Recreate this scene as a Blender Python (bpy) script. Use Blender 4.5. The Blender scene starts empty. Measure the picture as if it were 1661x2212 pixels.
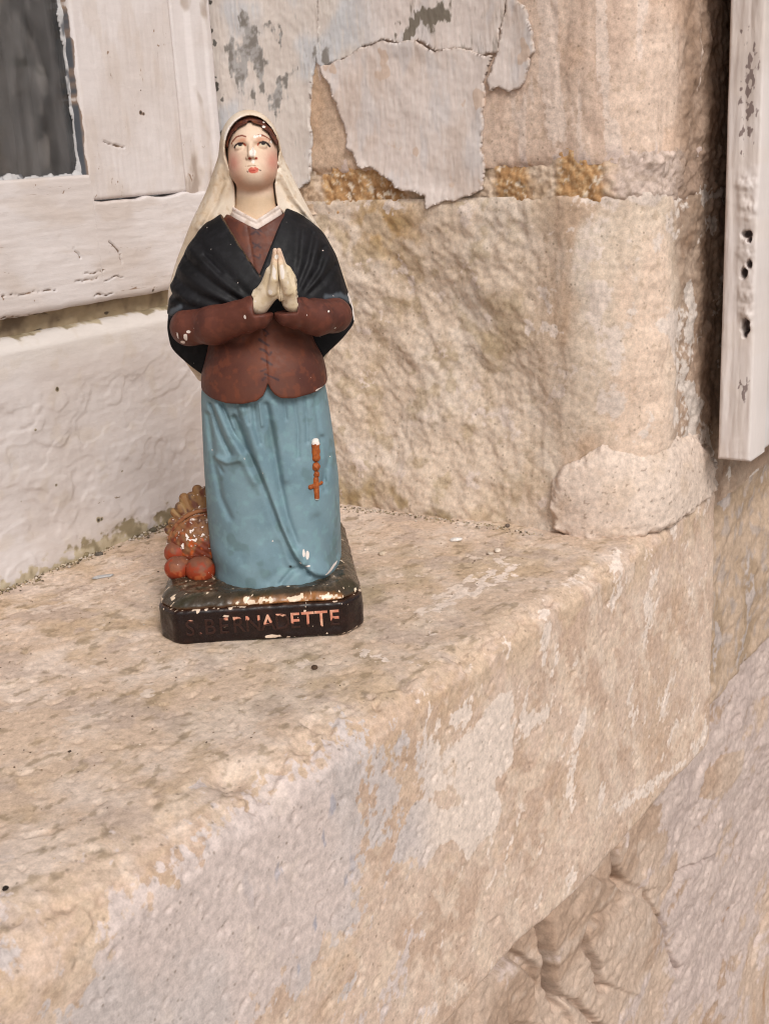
import bpy, math
import numpy as np

SC = bpy.context.scene
COL = SC.collection

# ------------------------------------------------------------------ camera, sky, sun, exposure
FPX, PCX, PCY = 2670.0, 830.5, 1106.0            # focal length and centre, in units of a 1661 x 2212 frame
_x = np.array([1870, -900, FPX]); _x = _x / np.linalg.norm(_x)
_d = np.array([470, 8900, FPX]); _d = _d - _x * (_d @ _x); _d /= np.linalg.norm(_d)
CM = np.array([_x, np.cross(-_d, _x), -_d])       # camera (right, down, forward) -> world
CLOC = np.array([-0.47043, -0.40483, 0.24034])

from mathutils import Matrix, Vector
cam_d = bpy.data.cameras.new('camera')
cam = bpy.data.objects.new('camera', cam_d); COL.objects.link(cam)
mw = np.eye(4); mw[:3, 0] = CM[:, 0]; mw[:3, 1] = -CM[:, 1]; mw[:3, 2] = -CM[:, 2]; mw[:3, 3] = CLOC
cam.matrix_world = Matrix(mw.tolist())
cam_d.sensor_fit = 'VERTICAL'; cam_d.sensor_height = 36.0; cam_d.lens = 36.0 * FPX / 2212.0
cam_d.clip_start = 0.02; cam_d.clip_end = 200.0
cam_d.dof.use_dof = True; cam_d.dof.focus_distance = 0.62; cam_d.dof.aperture_fstop = 34.0
SC.camera = cam
SC.cycles.filter_width = 1.15

SUN_EL, SUN_AZ = math.radians(42), math.radians(215)   # azimuth clockwise from +Y
W = bpy.data.worlds.new('World'); SC.world = W; W.use_nodes = True
wn = W.node_tree.nodes; wl = W.node_tree.links
sky = wn.new('ShaderNodeTexSky'); sky.sky_type = 'NISHITA'; sky.sun_disc = False
sky.sun_elevation = SUN_EL; sky.sun_rotation = SUN_AZ; sky.air_density = 1.0; sky.dust_density = 3.0
hs = wn.new('ShaderNodeHueSaturation'); hs.inputs['Saturation'].default_value = 0.08   # overcast: milky sky
wl.new(sky.outputs[0], hs.inputs['Color'])
wl.new(hs.outputs[0], wn['Background'].inputs['Color']); wn['Background'].inputs['Strength'].default_value = 0.10
sd = bpy.data.lights.new('sun', 'SUN'); sd.energy = 1.65; sd.angle = math.radians(22); sd.color = (1.0, 0.95, 0.89)
so = bpy.data.objects.new('sun', sd); COL.objects.link(so)
sv = Vector((math.sin(SUN_AZ) * math.cos(SUN_EL), math.cos(SUN_AZ) * math.cos(SUN_EL), math.sin(SUN_EL)))
so.rotation_euler = sv.to_track_quat('Z', 'Y').to_euler(); so.location = (-1, -2, 3)
SC.view_settings.view_transform = 'Standard'; SC.view_settings.look = 'None'
SC.view_settings.exposure = 0.31; SC.view_settings.gamma = 1.0; SC.view_settings.use_curve_mapping = False

# ------------------------------------------------------------------ numeric helpers
def ray(px, py): return CM @ np.array([(px - PCX) / FPX, (py - PCY) / FPX, 1.0])
def at(px, py, axis, val):                        # photograph point -> point of the plane axis = val
    r = ray(px, py); return CLOC + r * ((val - CLOC[axis]) / r[axis])
def poly_on(pts, axis, val):
    k = [i for i in range(3) if i != axis]
    return np.array([at(x, y, axis, val)[k] for x, y in pts])

def lin(r, g, b):
    c = np.array([r, g, b]) / 255.0
    return np.where(c <= 0.04045, c / 12.92, ((c + 0.055) / 1.055) ** 2.4)
ALB = 0.86 * np.array([1.02, 0.985, 0.985])
def col(r, g, b): return lin(r, g, b) * ALB
def ss(a, b, x):
    t = np.clip((x - a) / (b - a), 0, 1); return t * t * (3 - 2 * t)
def mixc(a, b, t): return a + (b - a) * t[..., None]

def _h(ix, iy, iz, s):
    with np.errstate(over='ignore'):
        n = (ix.astype(np.uint32) * np.uint32(374761393) + iy.astype(np.uint32) * np.uint32(668265263)
             + iz.astype(np.uint32) * np.uint32(2246822519) + np.uint32((s * 3266489917) & 0xffffffff))
        n = (n ^ (n >> np.uint32(15))) * np.uint32(2246822519)
        n = (n ^ (n >> np.uint32(13))) * np.uint32(3266489917)
        n = n ^ (n >> np.uint32(16))
    return n.astype(np.float32) * np.float32(2.0 / 4294967296.0) - np.float32(1)
_GA = np.arange(256) * (2 * np.pi / 256); _GX = (np.cos(_GA) * 1.75).astype(np.float32); _GY = (np.sin(_GA) * 1.75).astype(np.float32)
def _hi(ix, iy, s):
    with np.errstate(over='ignore'):
        n = ix.astype(np.uint32) * np.uint32(374761393) + iy.astype(np.uint32) * np.uint32(668265263) + np.uint32((s * 3266489917) & 0xffffffff)
        n = (n ^ (n >> np.uint32(15))) * np.uint32(2246822519); n = (n ^ (n >> np.uint32(13))) * np.uint32(3266489917)
    return (n >> np.uint32(20)) & np.uint32(255)
def vn2(x, y, s):                                  # gradient noise
    xf = np.floor(x); yf = np.floor(y); u = (x - xf).astype(np.float32); v = (y - yf).astype(np.float32)
    i = xf.astype(np.int64); j = yf.astype(np.int64)
    def g(di, dj):
        k = _hi(i + di, j + dj, s); return _GX[k] * (u - di) + _GY[k] * (v - dj)
    p = u * u * u * (u * (u * 6 - 15) + 10); q = v * v * v * (v * (v * 6 - 15) + 10)
    a = g(0, 0); b = g(1, 0); c = g(0, 1); d = g(1, 1)
    return (a + (b - a) * p) * (1 - q) + (c + (d - c) * p) * q
def vn3(x, y, z, s):
    zf = np.floor(z); w = z - zf; w = w * w * (3 - 2 * w)
    xf = np.floor(x); yf = np.floor(y); u = x - xf; v = y - yf
    u = u * u * (3 - 2 * u); v = v * v * (3 - 2 * v)
    i = xf.astype(np.int64); j = yf.astype(np.int64); k = zf.astype(np.int64)
    def pl(kk):
        a = _h(i, j, kk, s); b = _h(i + 1, j, kk, s); c = _h(i, j + 1, kk, s); d = _h(i + 1, j + 1, kk, s)
        return (a + (b - a) * u) * (1 - v) + (c + (d - c) * u) * v
    p = pl(k); return p + (pl(k + 1) - p) * w
def fbm(x, y, f, o, s, g=0.5):
    t = 0; a = 1.0; m = 0
    c, si = 0.8, 0.6
    for k in range(o):
        t = t + a * vn2(x * f + 17.3 * k, y * f - 9.1 * k, s + k); m += a
        x, y = x * c - y * si, x * si + y * c
        a *= g; f *= 2.03
    return t / m * 1.5
def fbm3(P, f, o, s, g=0.5):
    t = 0; a = 1.0; m = 0
    for k in range(o):
        t = t + a * vn3(P[:, 0] * f + 7.7 * k, P[:, 1] * f + 3.1 * k, P[:, 2] * f, s + k); m += a; a *= g; f *= 2.03
    return t / m * 1.5
def ridge(x, y, f, o, s): return 1 - np.abs(fbm(x, y, f, o, s)) * 2.2

def sdpoly(a, b, poly, pad=0.02):                 # signed distance, positive inside
    out = np.full(a.shape, -1.0)
    sel = (a > poly[:, 0].min() - pad) & (a < poly[:, 0].max() + pad) & (b > poly[:, 1].min() - pad) & (b < poly[:, 1].max() + pad)
    x = a[sel]; y = b[sel]; d = np.full(x.shape, 1e9); ins = np.zeros(x.shape, bool)
    n = len(poly)
    for i in range(n):
        p = poly[i]; q = poly[(i + 1) % n]; e = q - p
        wx = x - p[0]; wy = y - p[1]
        t = np.clip((wx * e[0] + wy * e[1]) / (e @ e + 1e-18), 0, 1)
        d = np.minimum(d, (wx - e[0] * t) ** 2 + (wy - e[1] * t) ** 2)
        c = (p[1] > y) != (q[1] > y)
        if e[1] != 0: ins ^= c & (x < p[0] + e[0] * (y - p[1]) / e[1])
    out[sel] = np.where(ins, 1, -1) * np.sqrt(d)
    return out
def sdline(a, b, pts):                            # distance to an open polyline
    d = np.full(a.shape, 1e9)
    for i in range(len(pts) - 1):
        p = np.array(pts[i], float); e = np.array(pts[i + 1], float) - p
        wx = a - p[0]; wy = b - p[1]
        t = np.clip((wx * e[0] + wy * e[1]) / (e @ e + 1e-18), 0, 1)
        d = np.minimum(d, (wx - e[0] * t) ** 2 + (wy - e[1] * t) ** 2)
    return np.sqrt(d)

# ------------------------------------------------------------------ mesh and object helpers
def mesh_from(name, V, Q, attrs=None, smooth=True):
    me = bpy.data.meshes.new(name)
    V = np.asarray(V, np.float32); Q = np.asarray(Q, np.int32); k = Q.shape[1]
    me.vertices.add(len(V)); me.vertices.foreach_set('co', V.ravel())
    me.loops.add(Q.size); me.loops.foreach_set('vertex_index', Q.ravel())
    me.polygons.add(len(Q)); me.polygons.foreach_set('loop_start', np.arange(0, Q.size, k, dtype=np.int32))
    me.polygons.foreach_set('use_smooth', np.full(len(Q), smooth))
    me.update(calc_edges=True); me.validate()
    for n, d in (attrs or {}).items():
        d = np.asarray(d, np.float32)
        if d.ndim == 2:
            a = me.attributes.new(n, 'FLOAT_COLOR', 'POINT')
            a.data.foreach_set('color', np.concatenate([np.clip(d, 0, 1), np.ones((len(d), 1), np.float32)], 1).ravel())
        else:
            a = me.attributes.new(n, 'FLOAT', 'POINT'); a.data.foreach_set('value', d)
    return me
def obj(name, me, mat, parent=None, kind=None):
    o = bpy.data.objects.new(name, me); COL.objects.link(o)
    if mat: me.materials.append(mat)
    if parent: o.parent = parent
    if kind: o['kind'] = kind
    return o
def tag(o, label, cat, group=None):
    o['label'] = label; o['category'] = cat
    if group: o['group'] = group
    return o
def empty(name, loc=(0, 0, 0), rz=0):
    o = bpy.data.objects.new(name, None); COL.objects.link(o); o.location = loc; o.rotation_euler = (0, 0, rz)
    o.empty_display_size = 0.02
    return o
def gridquads(nu, nv):
    i = np.arange(nu * nv).reshape(nu, nv)
    return np.stack([i[:-1, :-1], i[1:, :-1], i[1:, 1:], i[:-1, 1:]], -1).reshape(-1, 4)
def gridmesh(name, P, Col, Over=None, M=None, Ro=None, keep=None, rim=None, flip=False):
    nu, nv = P.shape[:2]
    Q = gridquads(nu, nv)
    if flip: Q = Q[:, ::-1]
    V = P.reshape(-1, 3); C = np.broadcast_to(Col, P.shape).reshape(-1, 3)
    O = np.broadcast_to(Over if Over is not None else np.zeros(3), P.shape).reshape(-1, 3)
    m = (M if M is not None else np.full((nu, nv), -5.0)).reshape(-1)
    if keep is not None:                           # torn sheet: drop faces outside, give the edge its thickness
        kv = keep.reshape(-1); Q = Q[kv[Q].sum(1) >= 4]
        E = np.concatenate([Q[:, [0, 1]], Q[:, [1, 2]], Q[:, [2, 3]], Q[:, [3, 0]]])
        key = np.sort(E, 1); u, inv, cnt = np.unique(key[:, 0].astype(np.int64) * len(V) + key[:, 1], return_inverse=True, return_counts=True)
        B = E[cnt[inv] == 1]
        used = np.unique(B); mp = np.full(len(V), -1); mp[used] = np.arange(len(used)) + len(V)
        V = np.concatenate([V, V[used] + np.asarray(rim)]); C = np.concatenate([C, C[used] * 0.8]); O = np.concatenate([O, O[used]]); m = np.concatenate([m, m[used]])
        Q = np.concatenate([Q, np.stack([B[:, 1], B[:, 0], mp[B[:, 0]], mp[B[:, 1]]], 1)])
        us = np.unique(Q); mp = np.zeros(len(V), int); mp[us] = np.arange(len(us)); V, C, O, m, Q = V[us], C[us], O[us], m[us], mp[Q]
    return mesh_from(name, V, Q, {'Col': C, 'Over': O, 'M': m})

# ------------------------------------------------------------------ materials
def nd(nt, t, **kw):
    n = nt.nodes.new(t)
    for k, v in kw.items(): setattr(n, k, v)
    return n
def surf(name, rough=0.85, fine=900.0, var=0.25, bump=0.3, bdist=0.0004, edge=0.25, jag=0.9, spec=0.35, over_h=0.0, aniso=(1, 1, 1), coat=0.0, rvar=0.1, grit=0.0, con=0.5, det=5):
    """base colour from 'Col', a second coat 'Over' where the field 'M' is positive, its edge broken up by noise; grain and fine relief from noise"""
    m = bpy.data.materials.new(name); m.use_nodes = True; nt = m.node_tree; L = nt.links.new
    b = nt.nodes['Principled BSDF']
    tc = nd(nt, 'ShaderNodeTexCoord'); mp = nd(nt, 'ShaderNodeMapping'); mp.inputs['Scale'].default_value = aniso
    L(tc.outputs['Object'], mp.inputs['Vector'])
    n1 = nd(nt, 'ShaderNodeTexNoise'); n1.inputs['Scale'].default_value = fine; n1.inputs['Detail'].default_value = det; n1.inputs['Roughness'].default_value = 0.70
    n2 = nd(nt, 'ShaderNodeTexNoise'); n2.inputs['Scale'].default_value = fine * 0.27; n2.inputs['Detail'].default_value = 4
    L(mp.outputs[0], n1.inputs['Vector']); L(mp.outputs[0], n2.inputs['Vector'])
    ac = nd(nt, 'ShaderNodeAttribute', attribute_name='Col'); ao = nd(nt, 'ShaderNodeAttribute', attribute_name='Over'); am = nd(nt, 'ShaderNodeAttribute', attribute_name='M')
    s = nd(nt, 'ShaderNodeMath', operation='SUBTRACT'); L(n2.outputs['Fac'], s.inputs[0]); s.inputs[1].default_value = 0.5
    ma = nd(nt, 'ShaderNodeMath', operation='MULTIPLY_ADD'); L(s.outputs[0], ma.inputs[0]); ma.inputs[1].default_value = jag * 2; L(am.outputs['Fac'], ma.inputs[2])
    mr = nd(nt, 'ShaderNodeMapRange', interpolation_type='SMOOTHSTEP'); L(ma.outputs[0], mr.inputs['Value'])
    mr.inputs['From Min'].default_value = -edge; mr.inputs['From Max'].default_value = edge
    mx = nd(nt, 'ShaderNodeMix', data_type='RGBA'); L(mr.outputs[0], mx.inputs['Factor']); L(ac.outputs['Color'], mx.inputs['A']); L(ao.outputs['Color'], mx.inputs['B'])
    ad = nd(nt, 'ShaderNodeMath', operation='ADD'); L(n1.outputs['Fac'], ad.inputs[0]); L(n2.outputs['Fac'], ad.inputs[1])
    vr = nd(nt, 'ShaderNodeMapRange'); L(ad.outputs[0], vr.inputs['Value']); vr.inputs['From Min'].default_value = 1 - con; vr.inputs['From Max'].default_value = 1 + con
    vr.inputs['To Min'].default_value = 1 - var; vr.inputs['To Max'].default_value = 1 + var
    vm = nd(nt, 'ShaderNodeVectorMath', operation='SCALE'); L(mx.outputs['Result'], vm.inputs[0]); L(vr.outputs[0], vm.inputs['Scale'])
    last = vm.outputs[0]
    if grit:                                       # sparse dark pores and pale grains
        vo = nd(nt, 'ShaderNodeTexVoronoi'); vo.inputs['Scale'].default_value = fine * 0.45; L(mp.outputs[0], vo.inputs['Vector'])
        sx = nd(nt, 'ShaderNodeSeparateColor'); L(vo.outputs['Color'], sx.inputs[0])
        g1 = nd(nt, 'ShaderNodeMapRange'); L(sx.outputs[0], g1.inputs['Value']); g1.inputs['From Min'].default_value = 0.93; g1.inputs['From Max'].default_value = 0.99
        g2 = nd(nt, 'ShaderNodeMapRange'); L(vo.outputs['Distance'], g2.inputs['Value']); g2.inputs['From Min'].default_value = 0.5; g2.inputs['From Max'].default_value = 0.15
        gg = nd(nt, 'ShaderNodeMath', operation='MULTIPLY'); L(g1.outputs[0], gg.inputs[0]); L(g2.outputs[0], gg.inputs[1])
        gf = nd(nt, 'ShaderNodeMath', operation='MULTIPLY'); L(gg.outputs[0], gf.inputs[0]); gf.inputs[1].default_value = grit
        gx = nd(nt, 'ShaderNodeMix', data_type='RGBA'); L(gf.outputs[0], gx.inputs['Factor']); L(last, gx.inputs['A']); gx.inputs['B'].default_value = (0.16, 0.12, 0.085, 1); last = gx.outputs['Result']
    L(last, b.inputs['Base Color'])
    hm = nd(nt, 'ShaderNodeMath', operation='MULTIPLY_ADD'); L(mr.outputs[0], hm.inputs[0]); hm.inputs[1].default_value = over_h; L(ad.outputs[0], hm.inputs[2])
    bp = nd(nt, 'ShaderNodeBump'); bp.inputs['Strength'].default_value = bump; bp.inputs['Distance'].default_value = bdist
    L(hm.outputs[0], bp.inputs['Height']); L(bp.outputs[0], b.inputs['Normal'])
    rr = nd(nt, 'ShaderNodeMapRange'); L(n2.outputs['Fac'], rr.inputs['Value']); rr.inputs['From Min'].default_value = 0.3; rr.inputs['From Max'].default_value = 0.7
    rr.inputs['To Min'].default_value = rough - rvar; rr.inputs['To Max'].default_value = min(1, rough + rvar)
    L(rr.outputs[0], b.inputs['Roughness'])
    b.inputs['Specular IOR Level'].default_value = spec
    b.inputs['Coat Weight'].default_value = coat; b.inputs['Coat Roughness'].default_value = 0.25
    return m
STONE = surf('limestone', 0.92, 1100, 0.21, 0.55, 0.0004, spec=0.2, grit=0.6, con=0.25, det=9, jag=1.2)
FAR = surf('rubble_render', 0.95, 700, 0.24, 0.6, 0.0007, spec=0.15, grit=0.4, con=0.3, det=8)
PAINT = surf('brushed_limewash', 0.8, 500, 0.10, 0.35, 0.0004, aniso=(2.2, 2.2, 0.5), spec=0.25)
WOODPAINT = surf('old_white_paint', 0.55, 420, 0.07, 0.35, 0.0004, aniso=(0.5, 1, 2.2), spec=0.35)
EDGEPAINT = surf('shutter_paint', 0.55, 420, 0.07, 0.35, 0.0004, aniso=(2.0, 2.0, 0.35), spec=0.35)
PLASTER = surf('painted_plaster', 0.58, 1500, 0.10, 0.14, 0.0002, edge=0.12, jag=0.5, spec=0.28)
SATIN = surf('black_satin_paint', 0.6, 1500, 0.18, 0.15, 0.0002, edge=0.12, jag=0.5, spec=0.22)
GLOSS = surf('dark_varnish', 0.28, 900, 0.25, 0.25, 0.0003, edge=0.12, jag=0.8, spec=0.35, coat=0.12)
def boxmesh(name, x0, x1, y0, y1, z0, z1, c=(0.5, 0.5, 0.5)):
    V = np.array([[x, y, z] for x in (x0, x1) for y in (y0, y1) for z in (z0, z1)])
    Q = np.array([[0, 1, 3, 2], [4, 6, 7, 5], [0, 4, 5, 1], [2, 3, 7, 6], [0, 2, 6, 4], [1, 5, 7, 3]])
    return mesh_from(name, V, Q, {'Col': np.tile(np.array(c, float), (8, 1)), 'Over': np.zeros((8, 3)), 'M': np.full(8, -5.0)}, False)
# ------------------------------------------------------------------ the stone ledge
def led_lip(x, y): return 0.007 * ss(0.20, 0.32, x) * ss(-0.05, -0.12, y)
def led_rel(x, y):
    e = ss(0.186, 0.150, y)                        # quieter where the window board stands on it
    return (0.0026 * fbm(x, y, 7, 3, 3) + 0.00030 * fbm(x, y, 38, 3, 5) + 0.00016 * fbm(x, y, 170, 3, 8, 0.7)
            - 0.0008 * ss(0.45, 0.8, fbm(x, y, 120, 2, 61))) * (0.35 + 0.65 * e) * (1 - 0.85 * np.exp(-(((x - 0.03) / 0.075) ** 2 + ((y - 0.015) / 0.075) ** 2) ** 2)) \
        - 0.006 * np.exp(-(((x + 0.138) / 0.010) ** 2 + ((y + 0.093) / 0.007) ** 2) ** 1.5)
def ledge_z(x, y):
    x = np.array([float(x)]); y = np.array([float(y)]); return float(led_lip(x, y)[0] + led_rel(x, y)[0])

lx = np.concatenate([np.linspace(-0.75, -0.30, 70)[:-1], np.arange(-0.30, 0.3255, 0.0009)])
NX = len(lx)
_xs0 = np.linspace(-0.75, 0.33, 400); _ys0 = np.interp(_xs0, [-0.75, -0.25, -0.055, 0.08, 0.20, 0.33], [-0.100, -0.109, -0.1180, -0.1268, -0.1315, -0.1335])
_ys0 = np.convolve(np.pad(_ys0, 20, mode='edge'), np.ones(41) / 41, 'valid')
yf = np.interp(lx, _xs0, _ys0) + 0.0015 * fbm(lx, lx * 0, 12, 3, 91)
tt = ss(-0.14, 0.06, lx)
Ry = 0.032 + (0.015 - 0.032) * tt; Rz = 0.020 + (0.011 - 0.020) * tt
Ry = Ry * np.clip(1 + 0.35 * fbm(lx, lx * 0 + 3, 22, 4, 93), 0.5, 1.8); Rz = Rz * np.clip(1 + 0.40 * fbm(lx, lx * 0 + 5, 26, 4, 95), 0.5, 1.8)
tA = np.linspace(0, 1, 330)[None, :]; yA = 0.19 + (yf + Ry - 0.19)[:, None] * tA; zA = np.zeros_like(yA)
aB = np.linspace(0, np.pi / 2, 46)[None, 1:]; yB = (yf + Ry)[:, None] - Ry[:, None] * np.sin(aB); zB = -Rz[:, None] * (1 - np.cos(aB))
LB = -0.192 + 0.002 * fbm(lx, lx * 0 + 8, 15, 4, 97)
tC = np.linspace(0, 1, 200)[None, 1:]; zC = -Rz[:, None] + (LB + 0.005 + Rz)[:, None] * tC; yC = np.broadcast_to(yf[:, None], zC.shape)
aD = np.linspace(0, np.pi / 2, 7)[None, 1:]; yD = yf[:, None] + 0.005 * (1 - np.cos(aD)); zD = LB[:, None] + 0.005 - 0.005 * np.sin(aD)
yE = yf[:, None] + np.array([[0.012, 0.03, 0.07]]); zE = np.broadcast_to(LB[:, None], yE.shape)
Yl = np.concatenate([yA, yB, yC, yD, yE], 1); Zl = np.concatenate([zA, zB, zC, zD, zE], 1)
Xl = np.broadcast_to(lx[:, None], Yl.shape)
front = ss(0, 1, np.concatenate([np.zeros(330), np.linspace(0, 1, 45), np.ones(Yl.shape[1] - 375)]))[None, :] + 0 * Yl
lip = led_lip(Xl, np.minimum(Yl, 0.19)); Zl = Zl + lip * np.clip((Zl + 0.19) / 0.19, 0, 1) ** 0.7
rt = led_rel(Xl, Yl)
U2 = Zl * 1.0
rf = (0.0012 * fbm(Xl, U2, 10, 3, 13) + 0.00025 * fbm(Xl, U2 * 0.8, 45, 3, 15) + 0.00014 * fbm(Xl, U2, 170, 3, 18, 0.7)
      - 0.0007 * ss(0.62, 0.9, fbm(Xl, U2, 110, 2, 62)))
P = np.stack([Xl, Yl, Zl], -1)
gu = np.gradient(P, axis=0); gv = np.gradient(P, axis=1); Nn = np.cross(gv, gu); Nn /= np.linalg.norm(Nn, axis=-1, keepdims=True) + 1e-12
Nn *= np.where(Nn[..., 2:3] * (1 - front[..., None]) - Nn[..., 1:2] * front[..., None] < 0, -1, 1)
disp = rt * (1 - front) + rf * front + (0.0008 * fbm(Xl + Yl, Zl * 2, 60, 4, 19) - 0.0026 * ss(0.15, 0.5, fbm(Xl, Zl + Yl, 34, 4, 20))) * front * (1 - front) * 4
P = P + Nn * disp[..., None]
# colours of the stone itself
xx, yy, zz = P[..., 0], P[..., 1], P[..., 2]
n1 = fbm(xx, yy + zz, 11, 4, 101); n2 = fbm(xx, yy - zz, 42, 4, 103); n3 = fbm(xx * 0.6, yy + zz, 150, 3, 105); n4 = fbm(xx, yy + zz, 22, 5, 107, 0.6)
top = mixc(np.broadcast_to(col(208, 186, 165), P.shape), col(221, 204, 189), ss(-0.25, 0.45, n4))
top = mixc(top, col(190, 166, 134), ss(0.0, 0.7, n1 + 0.4 * n2) * 0.55)
top = mixc(top, col(178, 156, 128), ss(0.2, 0.8, n2 + 0.4 * n3) * 0.35)
top = mixc(top, col(224, 206, 188), ss(0.25, 0.6, fbm(xx * 0.7, yy, 26, 5, 123, 0.6)) * 0.7)
top = mixc(top, col(190, 172, 158), ss(0.2, 0.5, fbm(xx, yy, 30, 4, 109)) * 0.7)
olive = np.exp(-(((xx - 0.07) / 0.07) ** 2 + ((yy - 0.02) / 0.09) ** 2)) + 0.8 * np.exp(-(((xx + 0.02) / 0.10) ** 2 + ((yy + 0.045) / 0.03) ** 2))
top = mixc(top, col(160, 143, 110), np.clip(olive * ss(-0.3, 0.6, n4 + 0.3 * n2) * 0.62, 0, 0.62))
top = mixc(top, col(136, 120, 94), ss(0.42, 0.65, n3 + 0.3 * n2) * 0.5)
fr = mixc(np.broadcast_to(col(211, 189, 171), P.shape), col(198, 173, 153), ss(-0.2, 0.5, n4))
fr = mixc(fr, col(222, 202, 182), ss(0.0, 0.5, n2 + 0.4 * n3) * 0.75)
fr = mixc(fr, col(226, 208, 190), ss(0.1, 0.5, fbm(xx + 0.4 * zz, zz * 0.6, 60, 5, 125, 0.65)) * 0.7)
fr = mixc(fr, col(196, 168, 142), ss(0.15, 0.7, n1 + 0.4 * n3) * 0.5)
och = np.exp(-((Zl - lip + 0.012) / 0.016) ** 2) * ss(-0.4, 0.3, n2 + n3 * 0.5)
fr = mixc(fr, col(184, 156, 122), och * 0.4)
C = mixc(top, fr, ss(0.15, 0.6, front + 0.35 * n2)) * (1 + 0.07 * fbm(xx * 1.0, yy + zz * 1.0, 700, 2, 127))[..., None]
# whitewash left on the front: two big patches, smaller blotches, streaks
sg = np.concatenate([np.zeros((NX, 1)), np.cumsum(np.linalg.norm(np.diff(np.stack([Yl, Zl], -1), axis=1), axis=-1), axis=1)], 1)   # developed along the profile
_c = (P[::3, ::3].reshape(-1, 3) - CLOC) @ CM; _ok = _c[:, 2] > 0.05
_px = np.where(_ok, _c[:, 0] / np.where(_ok, _c[:, 2], 1) * FPX + PCX, 1e6); _py = np.where(_ok, _c[:, 1] / np.where(_ok, _c[:, 2], 1) * FPX + PCY, 1e6)
_xs = Xl[::3, ::3].ravel(); _ss = sg[::3, ::3].ravel()
_vis = (np.arange(Yl.shape[1])[None, ::3] < 574) + 0 * Xl[::3, ::3] > 0; _px = np.where(_vis.ravel(), _px, 1e6)
def lpoly(pts):                                    # where on the ledge surface a mark of the photograph sits
    r = []
    for a_, b_ in pts:
        k = np.argmin((_px - a_) ** 2 + (_py - b_) ** 2); r.append((_xs[k], _ss[k]))
    return np.array(r)
big = lpoly([(140, 2205), (160, 2150), (215, 2075), (265, 2005), (330, 1905), (390, 1840), (450, 1795), (520, 1740), (590, 1690), (650, 1645), (700, 1620), (750, 1575), (795, 1560), (800, 1620), (790, 1700), (788, 1800), (780, 1900), (772, 1985), (735, 2045), (690, 2075), (655, 2120), (600, 2150), (560, 2205)])
big = np.concatenate([big, [[big[-1, 0], 0.6], [big[0, 0] - 0.05, 0.6]]])
sec = lpoly([(1103, 1486), (1113, 1523), (1103, 1564), (1111, 1601), (1103, 1648), (1082, 1676), (1066, 1684), (1085, 1752), (1072, 1788), (1045, 1809), (1012, 1856), (999, 1846), (978, 1825), (946, 1830), (905, 1887), (900, 1861), (842, 1856), (863, 1799), (889, 1731), (920, 1726), (967, 1752), (999, 1742), (978, 1700), (983, 1648), (952, 1632), (973, 1601), (1025, 1575), (1056, 1523)])
wash = lpoly([(797, 1630), (880, 1600), (967, 1590), (985, 1679), (900, 1721), (850, 1800), (797, 1830)])
strk = lpoly([(1325, 1742), (1400, 1690), (1485, 1640), (1490, 1650), (1410, 1708), (1335, 1758)])
isf = np.where(front > 0.02, 0.0, -9)
nb = fbm(xx, sg * 0.8, 55, 5, 111, 0.65)
speck = 4.2 * ss(0.22, 0.5, fbm(xx, sg * 0.7, 105, 3, 113)) * np.clip(ss(0.35, 0.42, sg) * ss(-0.07, -0.13, xx) + 0.10, 0, 1)
M1 = np.minimum(sdpoly(xx, sg, big) / 0.008, 2.2) + nb * 1.0 + 0.9 * fbm(xx, sg, 190, 3, 126) - speck
M2 = np.maximum(np.minimum(sdpoly(xx, sg, sec) / 0.003, 1.6) + nb * 0.9, np.minimum(sdpoly(xx, sg, wash) / 0.006, 0.0) + nb * 1.3)
M3 = np.minimum(sdpoly(xx, sg, strk) / 0.002, 0.4) + fbm(xx, sg, 200, 3, 115) * 1.2
M4 = (fbm(xx + sg * 0.4, sg * 0.75, 38, 6, 117, 0.68) - 0.42) * 3.0
M5 = (fbm(xx, yy, 40, 5, 119, 0.62) - 0.66) * 4
sm1 = np.minimum(sdpoly(xx, sg, lpoly([(900, 1320), (960, 1270), (1050, 1235), (1120, 1215), (1110, 1245), (1000, 1290), (930, 1330)])) / 0.004, 0.15) + n3 * 1.6
sm2 = np.minimum(sdpoly(xx, sg, lpoly([(40, 1330), (150, 1280), (290, 1235), (330, 1230), (250, 1270), (120, 1320)])) / 0.004, 0.0) + n3 * 1.5
sm3 = np.minimum(sdpoly(xx, sg, lpoly([(1165, 1320), (1185, 1318), (1190, 1360), (1180, 1400), (1176, 1440), (1170, 1440), (1172, 1380)])) / 0.002, 0.6) + n3 * 1.0
M = np.maximum(np.maximum(np.maximum(M1, M2), np.maximum(M3, M4)) + isf, np.maximum(sm3, np.where(front < 0.5, np.maximum(np.maximum(M5, sm1), sm2), -9)))
ov = mixc(np.broadcast_to(col(209, 195, 188), P.shape), col(201, 191, 186), ss(-0.3, 0.4, n1 + 0.5 * n4))
ov = mixc(ov, col(228, 213, 200), np.clip(ss(-0.05, -0.02, xx) + ss(0.45, 0.7, n2) * 0.3, 0, 1))
ov = mixc(ov, col(216, 198, 180), ss(0.27, 0.24, sg) * 0.8)
ov = mixc(ov, col(168, 168, 178), ss(0.56, 0.70, fbm(xx * 1.6, zz * 0.6, 60, 4, 121)) * np.exp(-((xx + 0.115) / 0.03) ** 2) * 0.9)
Pc = P[-1:].copy(); Pc[..., 1] = np.maximum(Pc[..., 1], -0.05); Pc[..., 2] = -0.05; Pc[..., 0] += 0.003   # closes the far end
P = np.concatenate([P, Pc]); C = np.concatenate([C, C[-1:]]); ov = np.concatenate([ov, ov[-1:]]); M = np.concatenate([M, M[-1:]])
o = obj('stone_ledge', gridmesh('stone_ledge', P, C, ov, M, flip=True), STONE)
tag(o, 'worn tan limestone window ledge with flaking grey whitewash on its front', 'ledge')

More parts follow.
